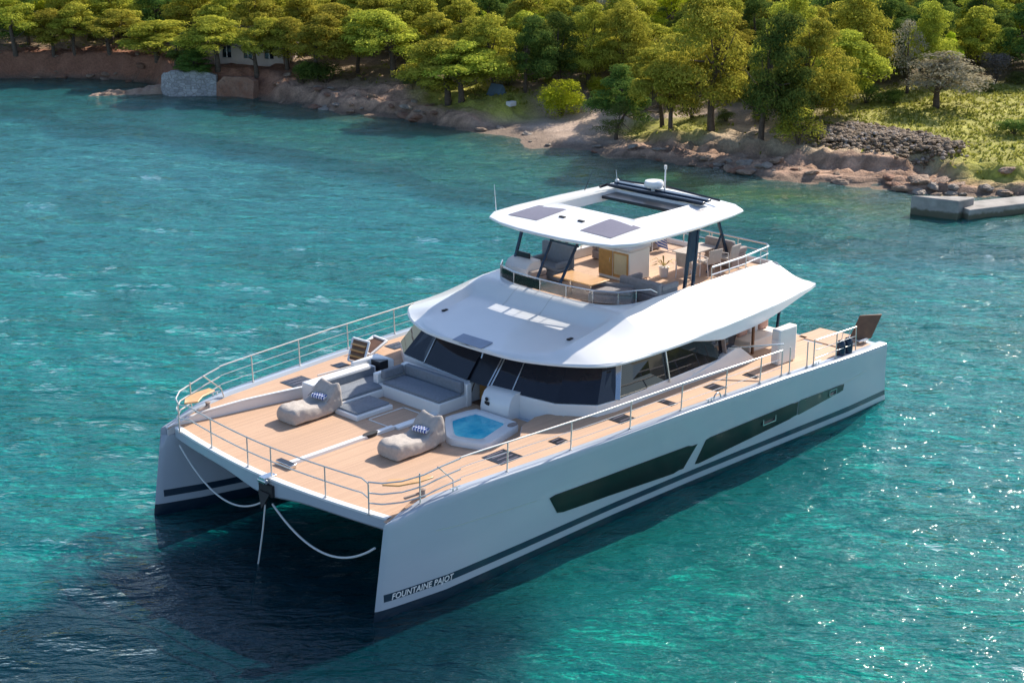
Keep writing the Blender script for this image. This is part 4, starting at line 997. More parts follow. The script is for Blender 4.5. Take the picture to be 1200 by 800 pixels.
MB().tube([(-.22+.0*math.cos(t), .0+.17*math.cos(t), .62+.17*math.sin(t)) for t in [2*math.pi*k/20 for k in range(21)]], .014).build('steering_wheel', M['steel'], hs)
MB().box(.06, .12, -.25, .3, .78, .95).build('display', M['black'], hs, bevel=.01)
tb_ = empty('flybridge_table', (7.95, .35, FZ)); tag(tb_, 'small varnished table with folded leaves behind the front screen', 'table')
MB().box(-.42, .42, -.75, .75, .55, .59).build('tabletop', M['yellow_wood'], tb_, bevel=.012)
for y in (-.4, .4): MB().tube([(0, y, 0), (0, y, .55)], .045, 12).build('leg', M['steel'], tb_)
tb2 = empty('dining_table', (3.1, .85, FZ)); tag(tb2, 'pale teak dining table among the aft chairs on the flybridge', 'table')
MB().box(-.75, .75, -.36, .36, .60, .64).build('tabletop', M['beige_fabric'], tb2, bevel=.012)
for x in (-.6, .6):
    for y in (-.28, .28): MB().tube([(x, y, 0), (x, y, .60)], .03).build('leg', M['leather'], tb2)
def chair(x, y, rz, label, cp=None):
    if cp is None:
        r_ = empty('deck_chair', (x, y, FZ), rz); 
        f = MB()
        for s in (-1, 1):
            f.tube([(s*.27, .27, 0), (s*.27, .25, .60), (s*.27, -.22, .62), (s*.27, -.30, 0)], .016); 
        f.build('frame', M['leather'], r_)
        MB().box(-.25, .25, -.24, .25, .36, .44).build('seat_cushion', M['beige_fabric'], r_, bevel=.03)
        MB().slab([(-.26, -.22, .40), (.26, -.22, .40), (.26, -.32, .85), (-.26, -.32, .85)], (0, -.05, 0), 1).build('backrest', M['beige_fabric'], r_, bevel=.015)
    else:
        r_ = cp.copy(); col.objects.link(r_); r_.location = (x, y, FZ); r_.rotation_euler = (0, 0, rz)
        for ch in list(cp.children): k = ch.copy(); col.objects.link(k); k.parent = r_
    tag(r_, label, 'chair', 'white framed chairs round the aft table'); return r_
c0 = chair(4.1, 1.35, R(100), 'white framed chair with beige cushion in front of the long sofa')
chair(3.35, 1.55, R(170), 'white framed chair right behind the black hardtop post', c0)
chair(2.55, 1.65, R(185), 'white framed chair between the black post and the aft lounge seat', c0)
ct = empty('cockpit_table', (2.9, 2.0, 2.402)); tag(ct, 'wooden table under the aft roof overhang', 'table')
MB().box(-.8, .8, -.5, .5, .62, .67).build('tabletop', M['wood'], ct, bevel=.01); MB().tube([(0, 0, 0), (0, 0, .62)], .06).build('leg', M['steel'], ct)
cs = empty('cockpit_sofa', (2.6, 3.0, 2.402)); tag(cs, 'pale seat with pinkish cushions under the aft roof overhang', 'sofa')
MB().box(-.9, .9, -.35, .35, 0, .42).build('base', M['cream'], cs, bevel=.03)
for i, x in enumerate((-.55, 0, .55)): MB().box(x-.24, x+.24, -.30, -.14, .43, .82).build('cushion', simple('pink_cushion', (.55, .32, .25), .9) if i != 1 else M['leather'], cs, bevel=.06)
# driftwood-like palm decoration by the bar
pl = empty('potted_palm', (4.55, .75, FZ)); tag(pl, 'small dried palm in a pot beside the wet bar', 'plant')
MB().lathe((0, 0, 0), [(.12, 0), (.16, .3), (.17, .32), (.14, .33)], 14).build('pot', M['leather'], pl, smooth=40)
lf = MB(); rnd = random.Random(5)
for k in range(14):
    a = rnd.uniform(0, 6.28); ln = rnd.uniform(.35, .6); el = rnd.uniform(.2, 1.1)
    p = [Vector((0, 0, .3)), Vector((math.cos(a)*ln*.5, math.sin(a)*ln*.5, .3+ln*.6*el)), Vector((math.cos(a)*ln, math.sin(a)*ln, .3+ln*.45*el))]
    sd2 = Vector((-math.sin(a), math.cos(a), 0))*.03
    lf.add([p[0]-sd2*.3, p[0]+sd2*.3, p[1]+sd2, p[1]-sd2, p[2]], [(0, 1, 2, 3), (3, 2, 4)])
lf.build('fronds', simple('dry_frond', (.45, .33, .12), .8), pl, smooth=0)

# Greek flag on the stern staff
fs = MB().tube([(2.45, -1.42, 4.63), (2.30, -1.50, 5.40)], [.02, .012]).build('flag_staff', M['white'], None); 
m, nt, b, N, L = nodes('flag_cloth'); g = N.new('ShaderNodeTexCoord'); s_ = N.new('ShaderNodeSeparateXYZ'); L.new(g.outputs['UV'], s_.inputs[0])
U, V = s_.outputs[0], s_.outputs[1]
stripe = math_(nt, 'LESS_THAN', math_(nt, 'FRACT', math_(nt, 'MULTIPLY', math_(nt, 'SUBTRACT', 1.0, V), 4.5)), .5)
canton = math_(nt, 'MULTIPLY', math_(nt, 'LESS_THAN', U, .37), math_(nt, 'GREATER_THAN', V, .444))
cross = math_(nt, 'MAXIMUM', math_(nt, 'LESS_THAN', math_(nt, 'ABSOLUTE', math_(nt, 'SUBTRACT', U, .185)), .037), math_(nt, 'LESS_THAN', math_(nt, 'ABSOLUTE', math_(nt, 'SUBTRACT', V, .722)), .0555))
c = mixc(nt, stripe, (.80, .80, .82), (.03, .12, .48)); c2 = mixc(nt, cross, (.03, .12, .48), (.80, .80, .82)); L.new(mixc(nt, canton, c, c2), b.inputs['Base Color']); b.inputs['Roughness'].default_value = .9
me = bpy.data.meshes.new('flag'); nx, ny = 18, 8; vs = []; uv = []
for i in range(nx+1):
    for j in range(ny+1):
        u, v = i/nx, j/ny
        vs.append((-.05-.20*u+.07*math.sin(6*u+2*v), .28*u+.05*math.sin(9*u), -.78*(1-v)*.85-.55*u*.75)); uv.append((u, v))
fcs = [(i*(ny+1)+j, (i+1)*(ny+1)+j, (i+1)*(ny+1)+j+1, i*(ny+1)+j+1) for i in range(nx) for j in range(ny)]
me.from_pydata(vs, [], fcs); ul = me.uv_layers.new()
for lp in me.loops: ul.data[lp.index].uv = uv[lp.vertex_index]
me.materials.append(m); me.polygons.foreach_set('use_smooth', [True]*len(me.polygons))
flag = bpy.data.objects.new('flag_cloth', me); col.objects.link(flag); flag.location = (2.31, -1.49, 5.30); flag.scale = (.8, 1.5, .62)
fr_ = empty('flag', (2.45, -1.42, 4.63)); tag(fr_, 'small blue and white striped flag with a cross beside the long sofa on the flybridge', 'flag')
for o in (fs, flag): child_of(o, fr_)

# fenders hanging at the stern, port side
def fender(label, x, cp=None):
    y = outer_y(x, 2.3)-.02
    if cp is None:
        r_ = empty('fender', (x, y, 2.0)); f = MB(); f.lathe((0, .16, 0), [(.02, -.36), (.10, -.33), (.14, -.22), (.145, 0), (.14, .22), (.10, .33), (.02, .36)], 16); f.build('fender_body', M['navy'], r_, smooth=50)
        MB().tube([(0, .16, .33), (0, .19, .55), (0, .26, .68)], .012).build('fender_line', M['rope'], r_)
    else:
        r_ = cp.copy(); col.objects.link(r_); r_.location = (x, y, 2.0)
        for ch in list(cp.children): k = ch.copy(); col.objects.link(k); k.parent = r_
    r_.location.z = 2.55; r_.location.y = gun(x)-.30+.02
    tag(r_, label, 'fender', 'navy fenders hanging at the stern rail'); return r_
f0 = fender('navy fender on the stern rail nearer the bow', 1.55); fender('navy fender on the stern rail next to the brown board', 1.15, f0)

# mooring bridle
def sag(a, b, s, n=22):
    a, b = Vector(a), Vector(b); return [a.lerp(b, t)+Vector((0, 0, -4*s*t*(1-t))) for t in [k/n for k in range(n+1)]]
rp1 = MB().tube(sag((19.42, -3.95, 2.02), (19.6, .12, 1.75), .82), .024); o = rp1.build('mooring_line', M['rope'], None); tag(o, 'slack white rope from the starboard bow to the anchor roller', 'rope', 'white bridle ropes')
rp2 = MB().tube(sag((19.7, .42, 1.72), (19.62, 4.22, 1.72), .74), .028); o = rp2.build('mooring_line', M['rope'], None); tag(o, 'slack white rope from the anchor roller to the port bow', 'rope', 'white bridle ropes')
rp3 = MB().tube([(19.82, .28, 1.7), (19.83, .15, 1.0), (19.9, .0, .1), (20.0, -.3, -1.2)], .022); o = rp3.build('anchor_line', M['rope'], None); tag(o, 'straight anchor line dropping into the water under the crossbeam', 'rope')

# ================================================================== shore: trees, bushes, rocks, buildings
RIGHT = (-0.693, 0.721)
TREES = [
    (-17.15, -76.34, 4.08, 3.81, 0.12, 'pine', 'pine with a dark single trunk at the left edge of the photo'),
    (-19.03, -74.30, 3.39, 2.77, 0.03, 'pine', 'small pine with thin trunks on the cliff just right of the leftmost tree'),
    (-20.13, -73.15, 3.51, 2.83, 0.06, 'pine', 'round pine above the middle of the red cliff on the left'),
    (-21.74, -71.20, 3.01, 3.68, 0.61, 'pine', 'pine with paired pale trunks set back on the red cliff'),
    (-23.08, -67.03, 2.84, 4.59, 0.24, 'pine', 'low spreading pine at the right end of the red cliff'),
    (-21.94, -63.40, 2.46, 2.58, 0.76, 'dark', 'shadowy pine just left of the house'),
    (-21.59, -60.87, 1.89, 2.43, 0.06, 'dark', 'small dark pine on top of the grey stone retaining wall'),
    (-22.79, -59.78, 3.54, 3.81, 0.29, 'pine', 'umbrella pine growing in front of the left half of the house'),
    (-24.35, -57.49, 3.76, 3.33, 0.63, 'pine', 'umbrella pine in front of the right half of the house'),
    (-25.91, -56.17, 3.53, 3.11, -0.17, 'pine', 'pine with a forked trunk just right of the house'),
    (-26.24, -53.35, 4.41, 3.52, 0.51, 'pine', 'broad pine above the dark hedge right of the house'),
    (-29.57, -53.04, 4.26, 2.89, 0.17, 'pine', 'tall pine behind the rocky shore left of the widest crown'),
    (-29.41, -49.41, 4.45, 4.53, -0.68, 'pine', 'wide bright pine with a bare lower trunk above the rocky shore'),
    (-28.79, -45.46, 2.36, 2.53, 0.38, 'pine', 'low pine tucked between the widest shore pine and the twin trunk pine'),
    (-27.74, -42.24, 3.94, 4.39, -0.43, 'pine', 'leaning pine with the left of two bare trunks on the small lawn'),
    (-27.63, -41.21, 3.85, 4.25, 0.37, 'pine', 'leaning pine with the right of two bare trunks on the small lawn'),
    (-30.47, -41.09, 5.19, 3.57, 0.16, 'pine', 'pale topped pine behind the lawn left of the dark pine'),
    (-31.25, -39.15, 4.82, 2.90, 0.48, 'dark', 'very dark dense pine right behind the blue grey shelter'),
    (-33.96, -38.64, 4.67, 2.94, 0.11, 'dark', 'dark tall pine directly behind the bright bush'),
    (-36.03, -37.92, 5.39, 3.30, 0.22, 'pine', 'large pine with sunlit crown behind the bright bush'),
    (-37.05, -36.05, 5.92, 3.56, 0.25, 'pine', 'large sunlit pine left of the tall pine on the beach'),
    (-31.35, -28.08, 3.68, 3.30, -2.45, 'dark', 'dark drooping pine leaning out over the beach'),
    (-29.50, -25.98, 4.07, 3.11, -0.78, 'pine', 'pine with a bent trunk on the beach left of the tall pine'),
    (-30.91, -24.15, 7.81, 4.94, -0.82, 'pine', 'tallest pine on the beach with a straight bare trunk'),
    (-30.49, -20.36, 7.00, 3.76, 0.70, 'dark', 'dark foliaged pine with a thin trunk close to the rocks'),
    (-34.51, -20.14, 6.11, 4.25, 0.48, 'pine', 'huge sunlit pine with foliage down to the ground'),
    (-38.66, -21.24, 4.81, 4.11, 0.70, 'pine', 'sunlit pine with a visible trunk left of the meadow'),
    (-40.81, -27.00, 6.37, 4.13, 0.95, 'pine', 'big pine behind the huge sunlit one'),
    (-45.46, -23.40, 6.20, 4.26, -0.32, 'pine', 'tall bright pine behind the left end of the meadow'),
    (-46.15, -20.78, 4.51, 2.42, -0.16, 'olive', 'grey thin crowned tree with a dark trunk behind the olive tree'),
    (-48.40, -20.74, 5.45, 2.67, 0.11, 'pine', 'bright yellow green pine behind the olive tree'),
    (-50.53, -20.47, 3.20, 1.51, -0.11, 'lime', 'small lime coloured crown right behind the olive tree'),
    (-43.44, -17.10, 3.29, 4.54, 0.45, 'olive', 'round silvery olive tree standing alone on the meadow'),
    (-52.40, -18.17, 1.98, 2.05, -0.05, 'grey', 'grey leafless looking bush at the back edge of the meadow'),
    (-53.04, -16.76, 0.82, 1.61, 0.05, 'scrub', 'low green bush at the right edge of the meadow'),
    (-30.67, -35.49, 2.35, 2.62, 0.00, 'limebush', 'bright yellow green round bush at the top of the beach'),
    (-34.48, -35.55, 1.64, 1.72, 0.11, 'limebush', 'small yellow green bush behind the drooping pine'),
    (-28.17, -28.90, 2.26, 2.66, 0.15, 'scrubtree', 'tangled low shrub under the drooping pine at the beach edge'),
    (-26.53, -52.64, 1.51, 2.95, -0.68, 'darkbush', 'dark green hedge like bush right of the house'),
    (-26.00, -53.96, 1.28, 1.82, 0.00, 'darkbush', 'smaller dark bush beside the hedge right of the house'),
    (-31.00, -18.36, 1.99, 2.55, -0.12, 'lime2', 'low sunlit bush touching the rocks under the huge sunlit pine'),
    (-28.92, -47.22, 1.02, 1.45, -0.06, 'scrub', 'rounded scrub between two shore pines'),
    (-32.50, -41.70, 1.24, 1.32, -0.11, 'scrub', 'dark scrub left of the very dark pine'),
    (-32.84, -27.11, 1.43, 1.50, 0.05, 'scrub', 'scrubby bush behind the straight trunk of the tallest pine'),
    (-38.52, -28.88, 1.19, 1.58, 0.16, 'scrub', 'shaded bush on the slope right of the tallest pine'),
    (-42.12, -21.10, 1.57, 1.85, 0.15, 'darkbush', 'dark bush in the shade left of the meadow'),
    (-43.00, -19.82, 0.94, 1.43, 0.10, 'darkbush', 'dark thicket behind the meadow near the grey thin crowned tree'),
    (-49.67, -17.16, 0.54, 1.05, 0.00, 'scrub', 'tiny round bush on the far side of the meadow'),
    (-39.97, -10.36, 0.86, 2.11, 0.21, 'darkbush', 'low dark bush at the right edge of the photo above the pier'),
]

def leaf_cloud(puffs, n_per, size, seed, core=True):
    rng = np.random.default_rng(seed); V = []; tot = 0
    for (c, r) in puffs:
        n = int(n_per*(r[0]*r[1])**.5/.6)
        d = rng.normal(size=(n, 3)); d /= np.linalg.norm(d, axis=1)[:, None]
        d[:, 2] = np.where(rng.random(n) < .62, np.abs(d[:, 2]), d[:, 2])
        lump = 1+.14*np.sin(d[:, 0]*5+c[0]*3)*np.cos(d[:, 1]*6+c[1])+.09*np.sin(d[:, 2]*9+c[2])
        rad = (rng.random(n)**.18)*lump*rng.uniform(.88, 1.08, n)
        p = np.array(c)+d*np.array(r)*rad[:, None]
        nn = d*1.0+np.array([0, 0, .25])+rng.normal(size=(n, 3))*.30; nn /= np.linalg.norm(nn, axis=1)[:, None]
        t = np.cross(nn, rng.normal(size=(n, 3))); t /= np.linalg.norm(t, axis=1)[:, None]
        b = np.cross(nn, t); s = size*rng.uniform(.6, 1.35, n)[:, None]
        V.append(np.stack([p-t*s, p+b*s*.45, p+t*s, p-b*s*.45], 1).reshape(-1, 3))
    return np.concatenate(V)
def leaf_mesh(name, V, mat):
    me = bpy.data.meshes.new(name); n = len(V)//4
    me.vertices.add(len(V)); me.vertices.foreach_set('co', V.astype(np.float32).ravel())
    me.loops.add(n*4); me.loops.foreach_set('vertex_index', np.arange(n*4, dtype=np.int32))
    me.polygons.add(n); me.polygons.foreach_set('loop_start', np.arange(0, n*4, 4, dtype=np.int32)); me.polygons.foreach_set('loop_total', np.full(n, 4, np.int32))
    me.update(calc_edges=True); me.materials.append(mat); return me
def pine_proto(seed, mat, puffs_n=22, n_per=560, size=.072, low=.34, lean=.3, flat=.62, spread=1.0, rz=.55):
    """unit tree: height 1 x crown width 1, later scaled"""
    rnd = random.Random(seed); H, W = 5.0, 4.0
    tr = MB(); lx, ly = rnd.uniform(-lean, lean), rnd.uniform(-lean, lean)
    pts = [(lx*H*.22*(t**1.6)+.08*math.sin(5*t+seed), ly*H*.22*(t**1.6)+.06*math.cos(4*t+seed), H*.80*t-.25*(t == 0)) for t in (0, .15, .3, .45, .6, .8, 1)]
    tr.tube(pts, [.17, .14, .125, .11, .09, .06, .02], 8)
    puffs = []; top = Vector(pts[-2])
    for k in range(puffs_n):
        a = k*2.39996+rnd.uniform(-.4, .4); f = ((k+.5)/puffs_n)**.55
        rr = W*.5*f*.80*spread*rnd.uniform(.8, 1.1)
        zc = H*(low+.10+(1-low-.22)*(1-f**2.2)*rnd.uniform(.7, 1.05)) if rnd.random() < .62 else H*(low+rnd.uniform(.02, .42)*(1-.4*f))
        c = (top.x*.7+rr*math.cos(a), top.y*.7+rr*math.sin(a), zc)
        r = W*rnd.uniform(.11, .20); puffs.append((c, (r*rnd.uniform(.9, 1.25), r*rnd.uniform(.9, 1.25), r*flat*rnd.uniform(.85, 1.2))))
        if k % 2 == 0 and puffs_n > 8:
            b0 = Vector(pts[rnd.choice([2, 3, 3, 4, 4, 5])]); b1 = Vector(c)-Vector((0, 0, r*.3)); m_ = b0.lerp(b1, .5)+Vector((0, 0, -.08*H*.3+rnd.uniform(-.1, .15)))
            tr.tube([b0, b0.lerp(m_, .6), m_, b1], [.05, .042, .034, .014], 5)
    puffs.append(((top.x*.8, top.y*.8, H*.86), (W*.16, W*.16, W*.11)))
    tm = tr.mesh('trunk', 60); tm.materials.append(M['bark'])
    V = leaf_cloud(puffs, n_per, size, seed)
    V[:, 2] *= H/max(V[:, 2].max(), .1)
    cm = leaf_mesh('crown', V, mat)
    return tm, cm
def bush_proto(seed, mat, n=9, n_per=230, size=.10, lump=.36):
    rnd = random.Random(seed); H, W = 5.0, 4.0; puffs = []
    for k in range(n):
        a = rnd.uniform(0, 6.28); f = rnd.random()**.5*.62
        puffs.append(((W*.5*f*math.cos(a), W*.5*f*math.sin(a), H*(.18+rnd.random()*.5*(1-f*.5))), (W*lump*rnd.uniform(.5, .8), W*lump*rnd.uniform(.5, .8), H*.22*rnd.uniform(.8, 1.2))))
    tr = MB(); 
    for k in range(4):
        a = k*1.6+.3; tr.tube([(0, 0, -.4), (.25*math.cos(a), .25*math.sin(a), 1.2), (.9*math.cos(a), .9*math.sin(a), 2.8)], [.09, .07, .02], 5)
    tm = tr.mesh('stem', 60); tm.materials.append(M['bark']); V = leaf_cloud(puffs, n_per, size, seed)
    V[:, 2] *= H/V[:, 2].max()
    return tm, leaf_mesh('foliage', V, mat)
PROT = {
    'pine': [pine_proto(11+i, M['pine'], puffs_n=[24, 30, 27, 22, 26][i], low=[.36, .28, .33, .40, .25][i]) for i in range(5)],
    'big': [pine_proto(31+i, M['pine'], puffs_n=46, n_per=520, size=.056, low=[.24, .16][i]) for i in range(2)],
    'dark': [pine_proto(51+i, M['pine_dark'], puffs_n=30, n_per=520, size=.068, low=.16, flat=.75) for i in range(2)],
    'lime': [pine_proto(61, M['lime'], puffs_n=14, low=.3)],
    'olive': [pine_proto(71, M['olive'], puffs_n=24, n_per=200, size=.085, low=.28, flat=.8, lean=.1), pine_proto(72, M['olive'], puffs_n=20, n_per=110, size=.08, low=.2, flat=.9)],
    'limebush': [bush_proto(81, M['lime'], n=14, n_per=330, size=.085)],
    'lime2': [bush_proto(82, M['pine'], n=10)],
    'scrub': [bush_proto(83, M['scrub']), bush_proto(84, M['scrub'], n=12)],
    'darkbush': [bush_proto(85, M['pine_dark'], n=12)],
    'grey': [bush_proto(86, M['greyscrub'], n=10, n_per=160)],
    'scrubtree': [pine_proto(87, M['scrub'], puffs_n=18, n_per=200, low=.08, lean=.8)],
}
BUSH = {'limebush', 'lime2', 'scrub', 'darkbush', 'grey'}
def plant(kind, idx, x, y, h, w_, off, label, group=None, seed=0):
    rnd = random.Random(seed); tm, cm = PROT[kind][idx % len(PROT[kind])]
    isb = kind in BUSH
    nm = 'shrub' if isb else ('olive_tree' if kind == 'olive' else ('small_tree' if kind in ('lime', 'scrubtree') else 'pine_tree'))
    r_ = empty(nm, (x, y, terrain(x, y)-.05), rnd.uniform(0, 6.28)); r_.scale = (w_/4.0, w_/4.0, h/5.0)
    for me, n_ in ((tm, 'stem' if isb else 'trunk'), (cm, 'foliage' if isb else 'crown')):
        o = bpy.data.objects.new(n_, me); col.objects.link(o); o.parent = r_
        if me is cm and abs(off) > .3:          # crown hangs to one side of the trunk
            a = -r_.rotation_euler.z; dx, dy = RIGHT[0]*off, RIGHT[1]*off
            o.location = ((dx*math.cos(a)-dy*math.sin(a))/(w_/4), (dx*math.sin(a)+dy*math.cos(a))/(w_/4), 0)
    tag(r_, label, 'bush' if isb else 'tree', group); return r_
for i, (x, y, h, w_, off, kind, lab) in enumerate(TREES):
    k = kind
    if kind == 'pine' and h > 5.0 or (kind == 'pine' and w_ > 4.6): k = 'big'
    plant(k, i, x, y, h*1.03, w_*(1.34 if y < -40 and kind == 'pine' else 1.22), off, lab, seed=i)

# the wood behind: one tree at a time, thinning with distance
rnd = random.Random(77); placed = [(t[0], t[1], t[3]*.5) for t in TREES]; nfill = 0
cpos = Vector((42.61, 30.85)); fdir = Vector((math.cos(YAW), math.sin(YAW))); rdir = Vector(RIGHT)
cand = []
for k in range(9000):
    D = 74+rnd.random()*118; s_ = rnd.uniform(-.36, .40)*D
    p = cpos+fdir*D+rdir*s_
    cand.append((D, s_/D, p.x, p.y))
cand.sort()
for D, t, x, y in cand:
    if nfill >= 232: break
    d = coast(y)-x
    if d < (9.5 if y > -45 else 5.0) or meadow(x, y) > .02: continue
    if ellm(x, y, -29.2, -41.5, 2.0, 4.0) > 0 or ellm(x, y, -33, -26, 3.5, 4.5) > 0 : continue
    if -66 < y < -55 and d < 6.5: continue
    rad = (1.45+.012*(D-80))*rnd.uniform(.85, 1.2)
    if any((x-a)**2+(y-b)**2 < (rad+c*.62)**2 for a, b, c in placed): continue
    placed.append((x, y, rad)); nfill += 1
    side = 'left' if t < -.12 else ('right' if t > .14 else 'middle')
    u = rnd.random(); kind = 'dark' if u < (.34 if side == 'right' else .2) else ('olive' if u > .95 else ('lime' if u > .92 else 'pine'))
    hh = rnd.uniform(3.4, 5.2)*(1+.002*(D-80)); ww = rad*2*rnd.uniform(1.05, 1.35)
    desc = {'dark': 'dark green pine', 'olive': 'greyish thin crowned tree', 'lime': 'small bright yellow green tree', 'pine': 'yellow green pine'}[kind]
    plant(kind, rnd.randrange(9), x, y, hh, ww, 0, '%s in the dense wood behind the %s part of the shore' % (desc, side), '%ss in the %s part of the wood' % (desc, side), seed=1000+nfill)
# far-off wood that reads as one mass, round the flanks and up the hill
rng = np.random.default_rng(5); base = leaf_cloud([((0, 0, .2), (1.5, 1.5, 1.0)), ((.9, .5, -.2), (1.0, 1.0, .8)), ((-.8, .6, -.1), (1.0, 1.0, .8)), ((.1, -.9, 0), (1.1, 1.0, .8))], 38, .30, 5)
allv = []
for k in range(2900):
    y = rng.uniform(-190, 95); d = 9+abs(rng.normal(0, 80)) if k % 3 else rng.uniform(60, 340); x = coast(y)-d
    v2 = Vector((x, y))-cpos; D = v2.dot(fdir); t = v2.dot(rdir)/max(D, 1)
    if 0 < D < 190 and -.37 < t < .41: continue
    if meadow(x, y) > .02 or d > 340: continue
    s_ = rng.uniform(.85, 1.5)*(1+.004*d); h = rng.uniform(2.2, 3.6)
    a = rng.uniform(0, 6.28); ca, sa = math.cos(a), math.sin(a)
    R_ = np.array([[ca, -sa, 0], [sa, ca, 0], [0, 0, 1]])
    allv.append(base@R_.T*s_+np.array([x, y, terrain(x, y)+h*s_*.6]))
o = bpy.data.objects.new('distant_wood', leaf_mesh('distant_wood', np.concatenate(allv), M['pine'])); col.objects.link(o); tag(o, 'distant pine wood covering the hill and the shore to either side', 'wood', kind='stuff')
# low scrub between the trunks
ns = 0
for k in range(3000):
    if ns >= 46: break
    y = rnd.uniform(-80, -4); d = rnd.uniform(5.5, 22); x = coast(y)-d
    if meadow(x, y) > .02 or ellm(x, y, -29.2, -41.5, 2.4, 4.4) > 0 or (-64 < y < -55 and d < 8): continue
    if any((x-a)**2+(y-b)**2 < .8 for a, b, c in placed): continue
    if sum(1 for a, b, c in placed if c == .31 and (x-a)**2+(y-b)**2 < 3) > 0: continue
    placed.append((x, y, .31)); ns += 1
    sec = 'behind the red cliff' if y < -62 else ('behind the rocky middle shore' if y < -38 else 'around the beach and the right hand shore')
    plant(rnd.choice(['scrub', 'scrub', 'darkbush', 'lime2']), ns, x, y, rnd.uniform(.45, 1.0), rnd.uniform(.9, 1.9), 0, 'low scrubby bush under the trees %s' % sec, 'low bushes %s' % sec, seed=3000+ns)

# --- boulders
def rock_mesh(seed, m, sub=3, amp=.33):
    bm = bmesh.new(); bmesh.ops.create_icosphere(bm, subdivisions=sub, radius=1)
    for v in bm.verts:
        n_ = mnoise.fractal(v.co*1.1+Vector((seed*3.1, 0, 0)), 1.0, 2.0, 3); n3 = mnoise.noise(v.co*3.5+Vector((0, seed, 0)))
        v.co *= 1+amp*n_+.08*n3
        v.co.z *= .62
        for ax in range(3): v.co[ax] = round(v.co[ax]*3.2)/3.2*.35+v.co[ax]*.65
    me = bpy.data.meshes.new('boulder'); bm.to_mesh(me); bm.free(); me.materials.append(m); return me
RM = [rock_mesh(i, [M['rock'], M['greyrock'], M['redrock'], M['rock'], M['greyrock'], M['rock']][i]) for i in range(6)]
RR = [RM[0], RM[2], RM[5]]
secs = [(-78, -66, 14, 'red brown boulder at the foot of the red cliff', 'boulders below the red cliff'), (-58, -50, 16, 'rugged boulder on the shore right of the stone wall', 'boulders right of the stone wall'),
        (-50, -39, 26, 'rugged boulder on the rocky ledge before the twin trunk pines', 'boulders on the middle ledge'), (-38, -27, 8, 'small dark rock lying at the edge of the beach', 'rocks along the beach'),
        (-26.5, -15, 34, 'boulder on the rocky shore below the tallest pine', 'boulders below the tallest pine'), (-15, -6, 22, 'boulder on the shore left of the concrete pier', 'boulders left of the pier')]
for y0, y1, n, lab, grp in secs:
    for k in range(n):
        y = rnd.uniform(y0, y1); d = abs(rnd.gauss(0, 1.0))-.3; x = coast(y)-d
        if -61.8 < y < -57 and d < 1: continue
        o = bpy.data.objects.new('boulder', rnd.choice(RR) if y < -62 else rnd.choice(RM)); col.objects.link(o)
        s_ = rnd.uniform(.09, .30)*(1.15 if y > -50 else 1)*(.7 if 'beach' in lab else 1)
        o.location = (x, y, max(terrain(x, y), -.06)+s_*.12); o.scale = (s_*rnd.uniform(.9, 1.7), s_*rnd.uniform(.9, 1.7), s_*rnd.uniform(.55, 1)); o.rotation_euler = (rnd.uniform(-.3, .3), rnd.uniform(-.3, .3), rnd.uniform(0, 6.28))
        tag(o, lab, 'rock', grp)
# rocky spit reaching into the water on the left
sp = MB(); cl = [(-20.9, -62.6, .55), (-20.0, -63.1, .42), (-19.2, -63.6, .30), (-18.3, -64.2, .22), (-17.3, -64.6, .26), (-16.5, -65.0, .10), (-16.0, -65.3, -.15)]
rings = []
for i, (x, y, z) in enumerate(cl):
    ring = []
    for k in range(14):
        a = 2*math.pi*k/14; rr = (.85-.07*i)*(1+.35*mnoise.noise(Vector((i*1.3, k*.9, 2.))))
        ring.append((x+.4*rr*math.cos(a)+.25*mnoise.noise(Vector((i, k, 5.))), y+rr*math.cos(a)*.9, -.25+(z+.25)*max(0, math.sin(a))*(1+.4*mnoise.noise(Vector((k*.8, i, 9.))))-.5*max(0, -math.sin(a))))
    rings.append(ring)
o = sp.loft(rings).build('rock_spit', M['rock'], None, smooth=25); tag(o, 'low dark rock spit reaching into the water below the stone retaining wall', 'rock')
md = o.modifiers.new('sub', 'SUBSURF'); md.subdivision_type = 'SIMPLE'; md.levels = 3; md.render_levels = 3
tx = bpy.data.textures.new('rk', 'CLOUDS'); tx.noise_scale = .4; dm = o.modifiers.new('d', 'DISPLACE'); dm.texture = tx; dm.strength = .28

# heap of rubble and brushwood in front of the meadow
rub = MB(); rnd = random.Random(9)
RF = np.array([(-31.2, -17.6), (-31.6, -15.2), (-32.2, -12.9), (-33.6, -10.0)]); RB = np.array([(-34.4, -19.2), (-36.8, -18.2), (-36.8, -14.8), (-36.0, -11.6)])
ico = [(0, 0, -1), (.72, -.53, -.45), (-.28, -.85, -.45), (-.89, 0, -.45), (-.28, .85, -.45), (.72, .53, -.45), (.28, -.85, .45), (-.72, -.53, .45), (-.72, .53, .45), (.28, .85, .45), (.89, 0, .45), (0, 0, 1)]
icf = [(0, 1, 2), (1, 0, 5), (0, 2, 3), (0, 3, 4), (0, 4, 5), (1, 5, 10), (2, 1, 6), (3, 2, 7), (4, 3, 8), (5, 4, 9), (1, 10, 6), (2, 6, 7), (3, 7, 8), (4, 8, 9), (5, 9, 10), (6, 10, 11), (7, 6, 11), (8, 7, 11), (9, 8, 11), (10, 9, 11)]
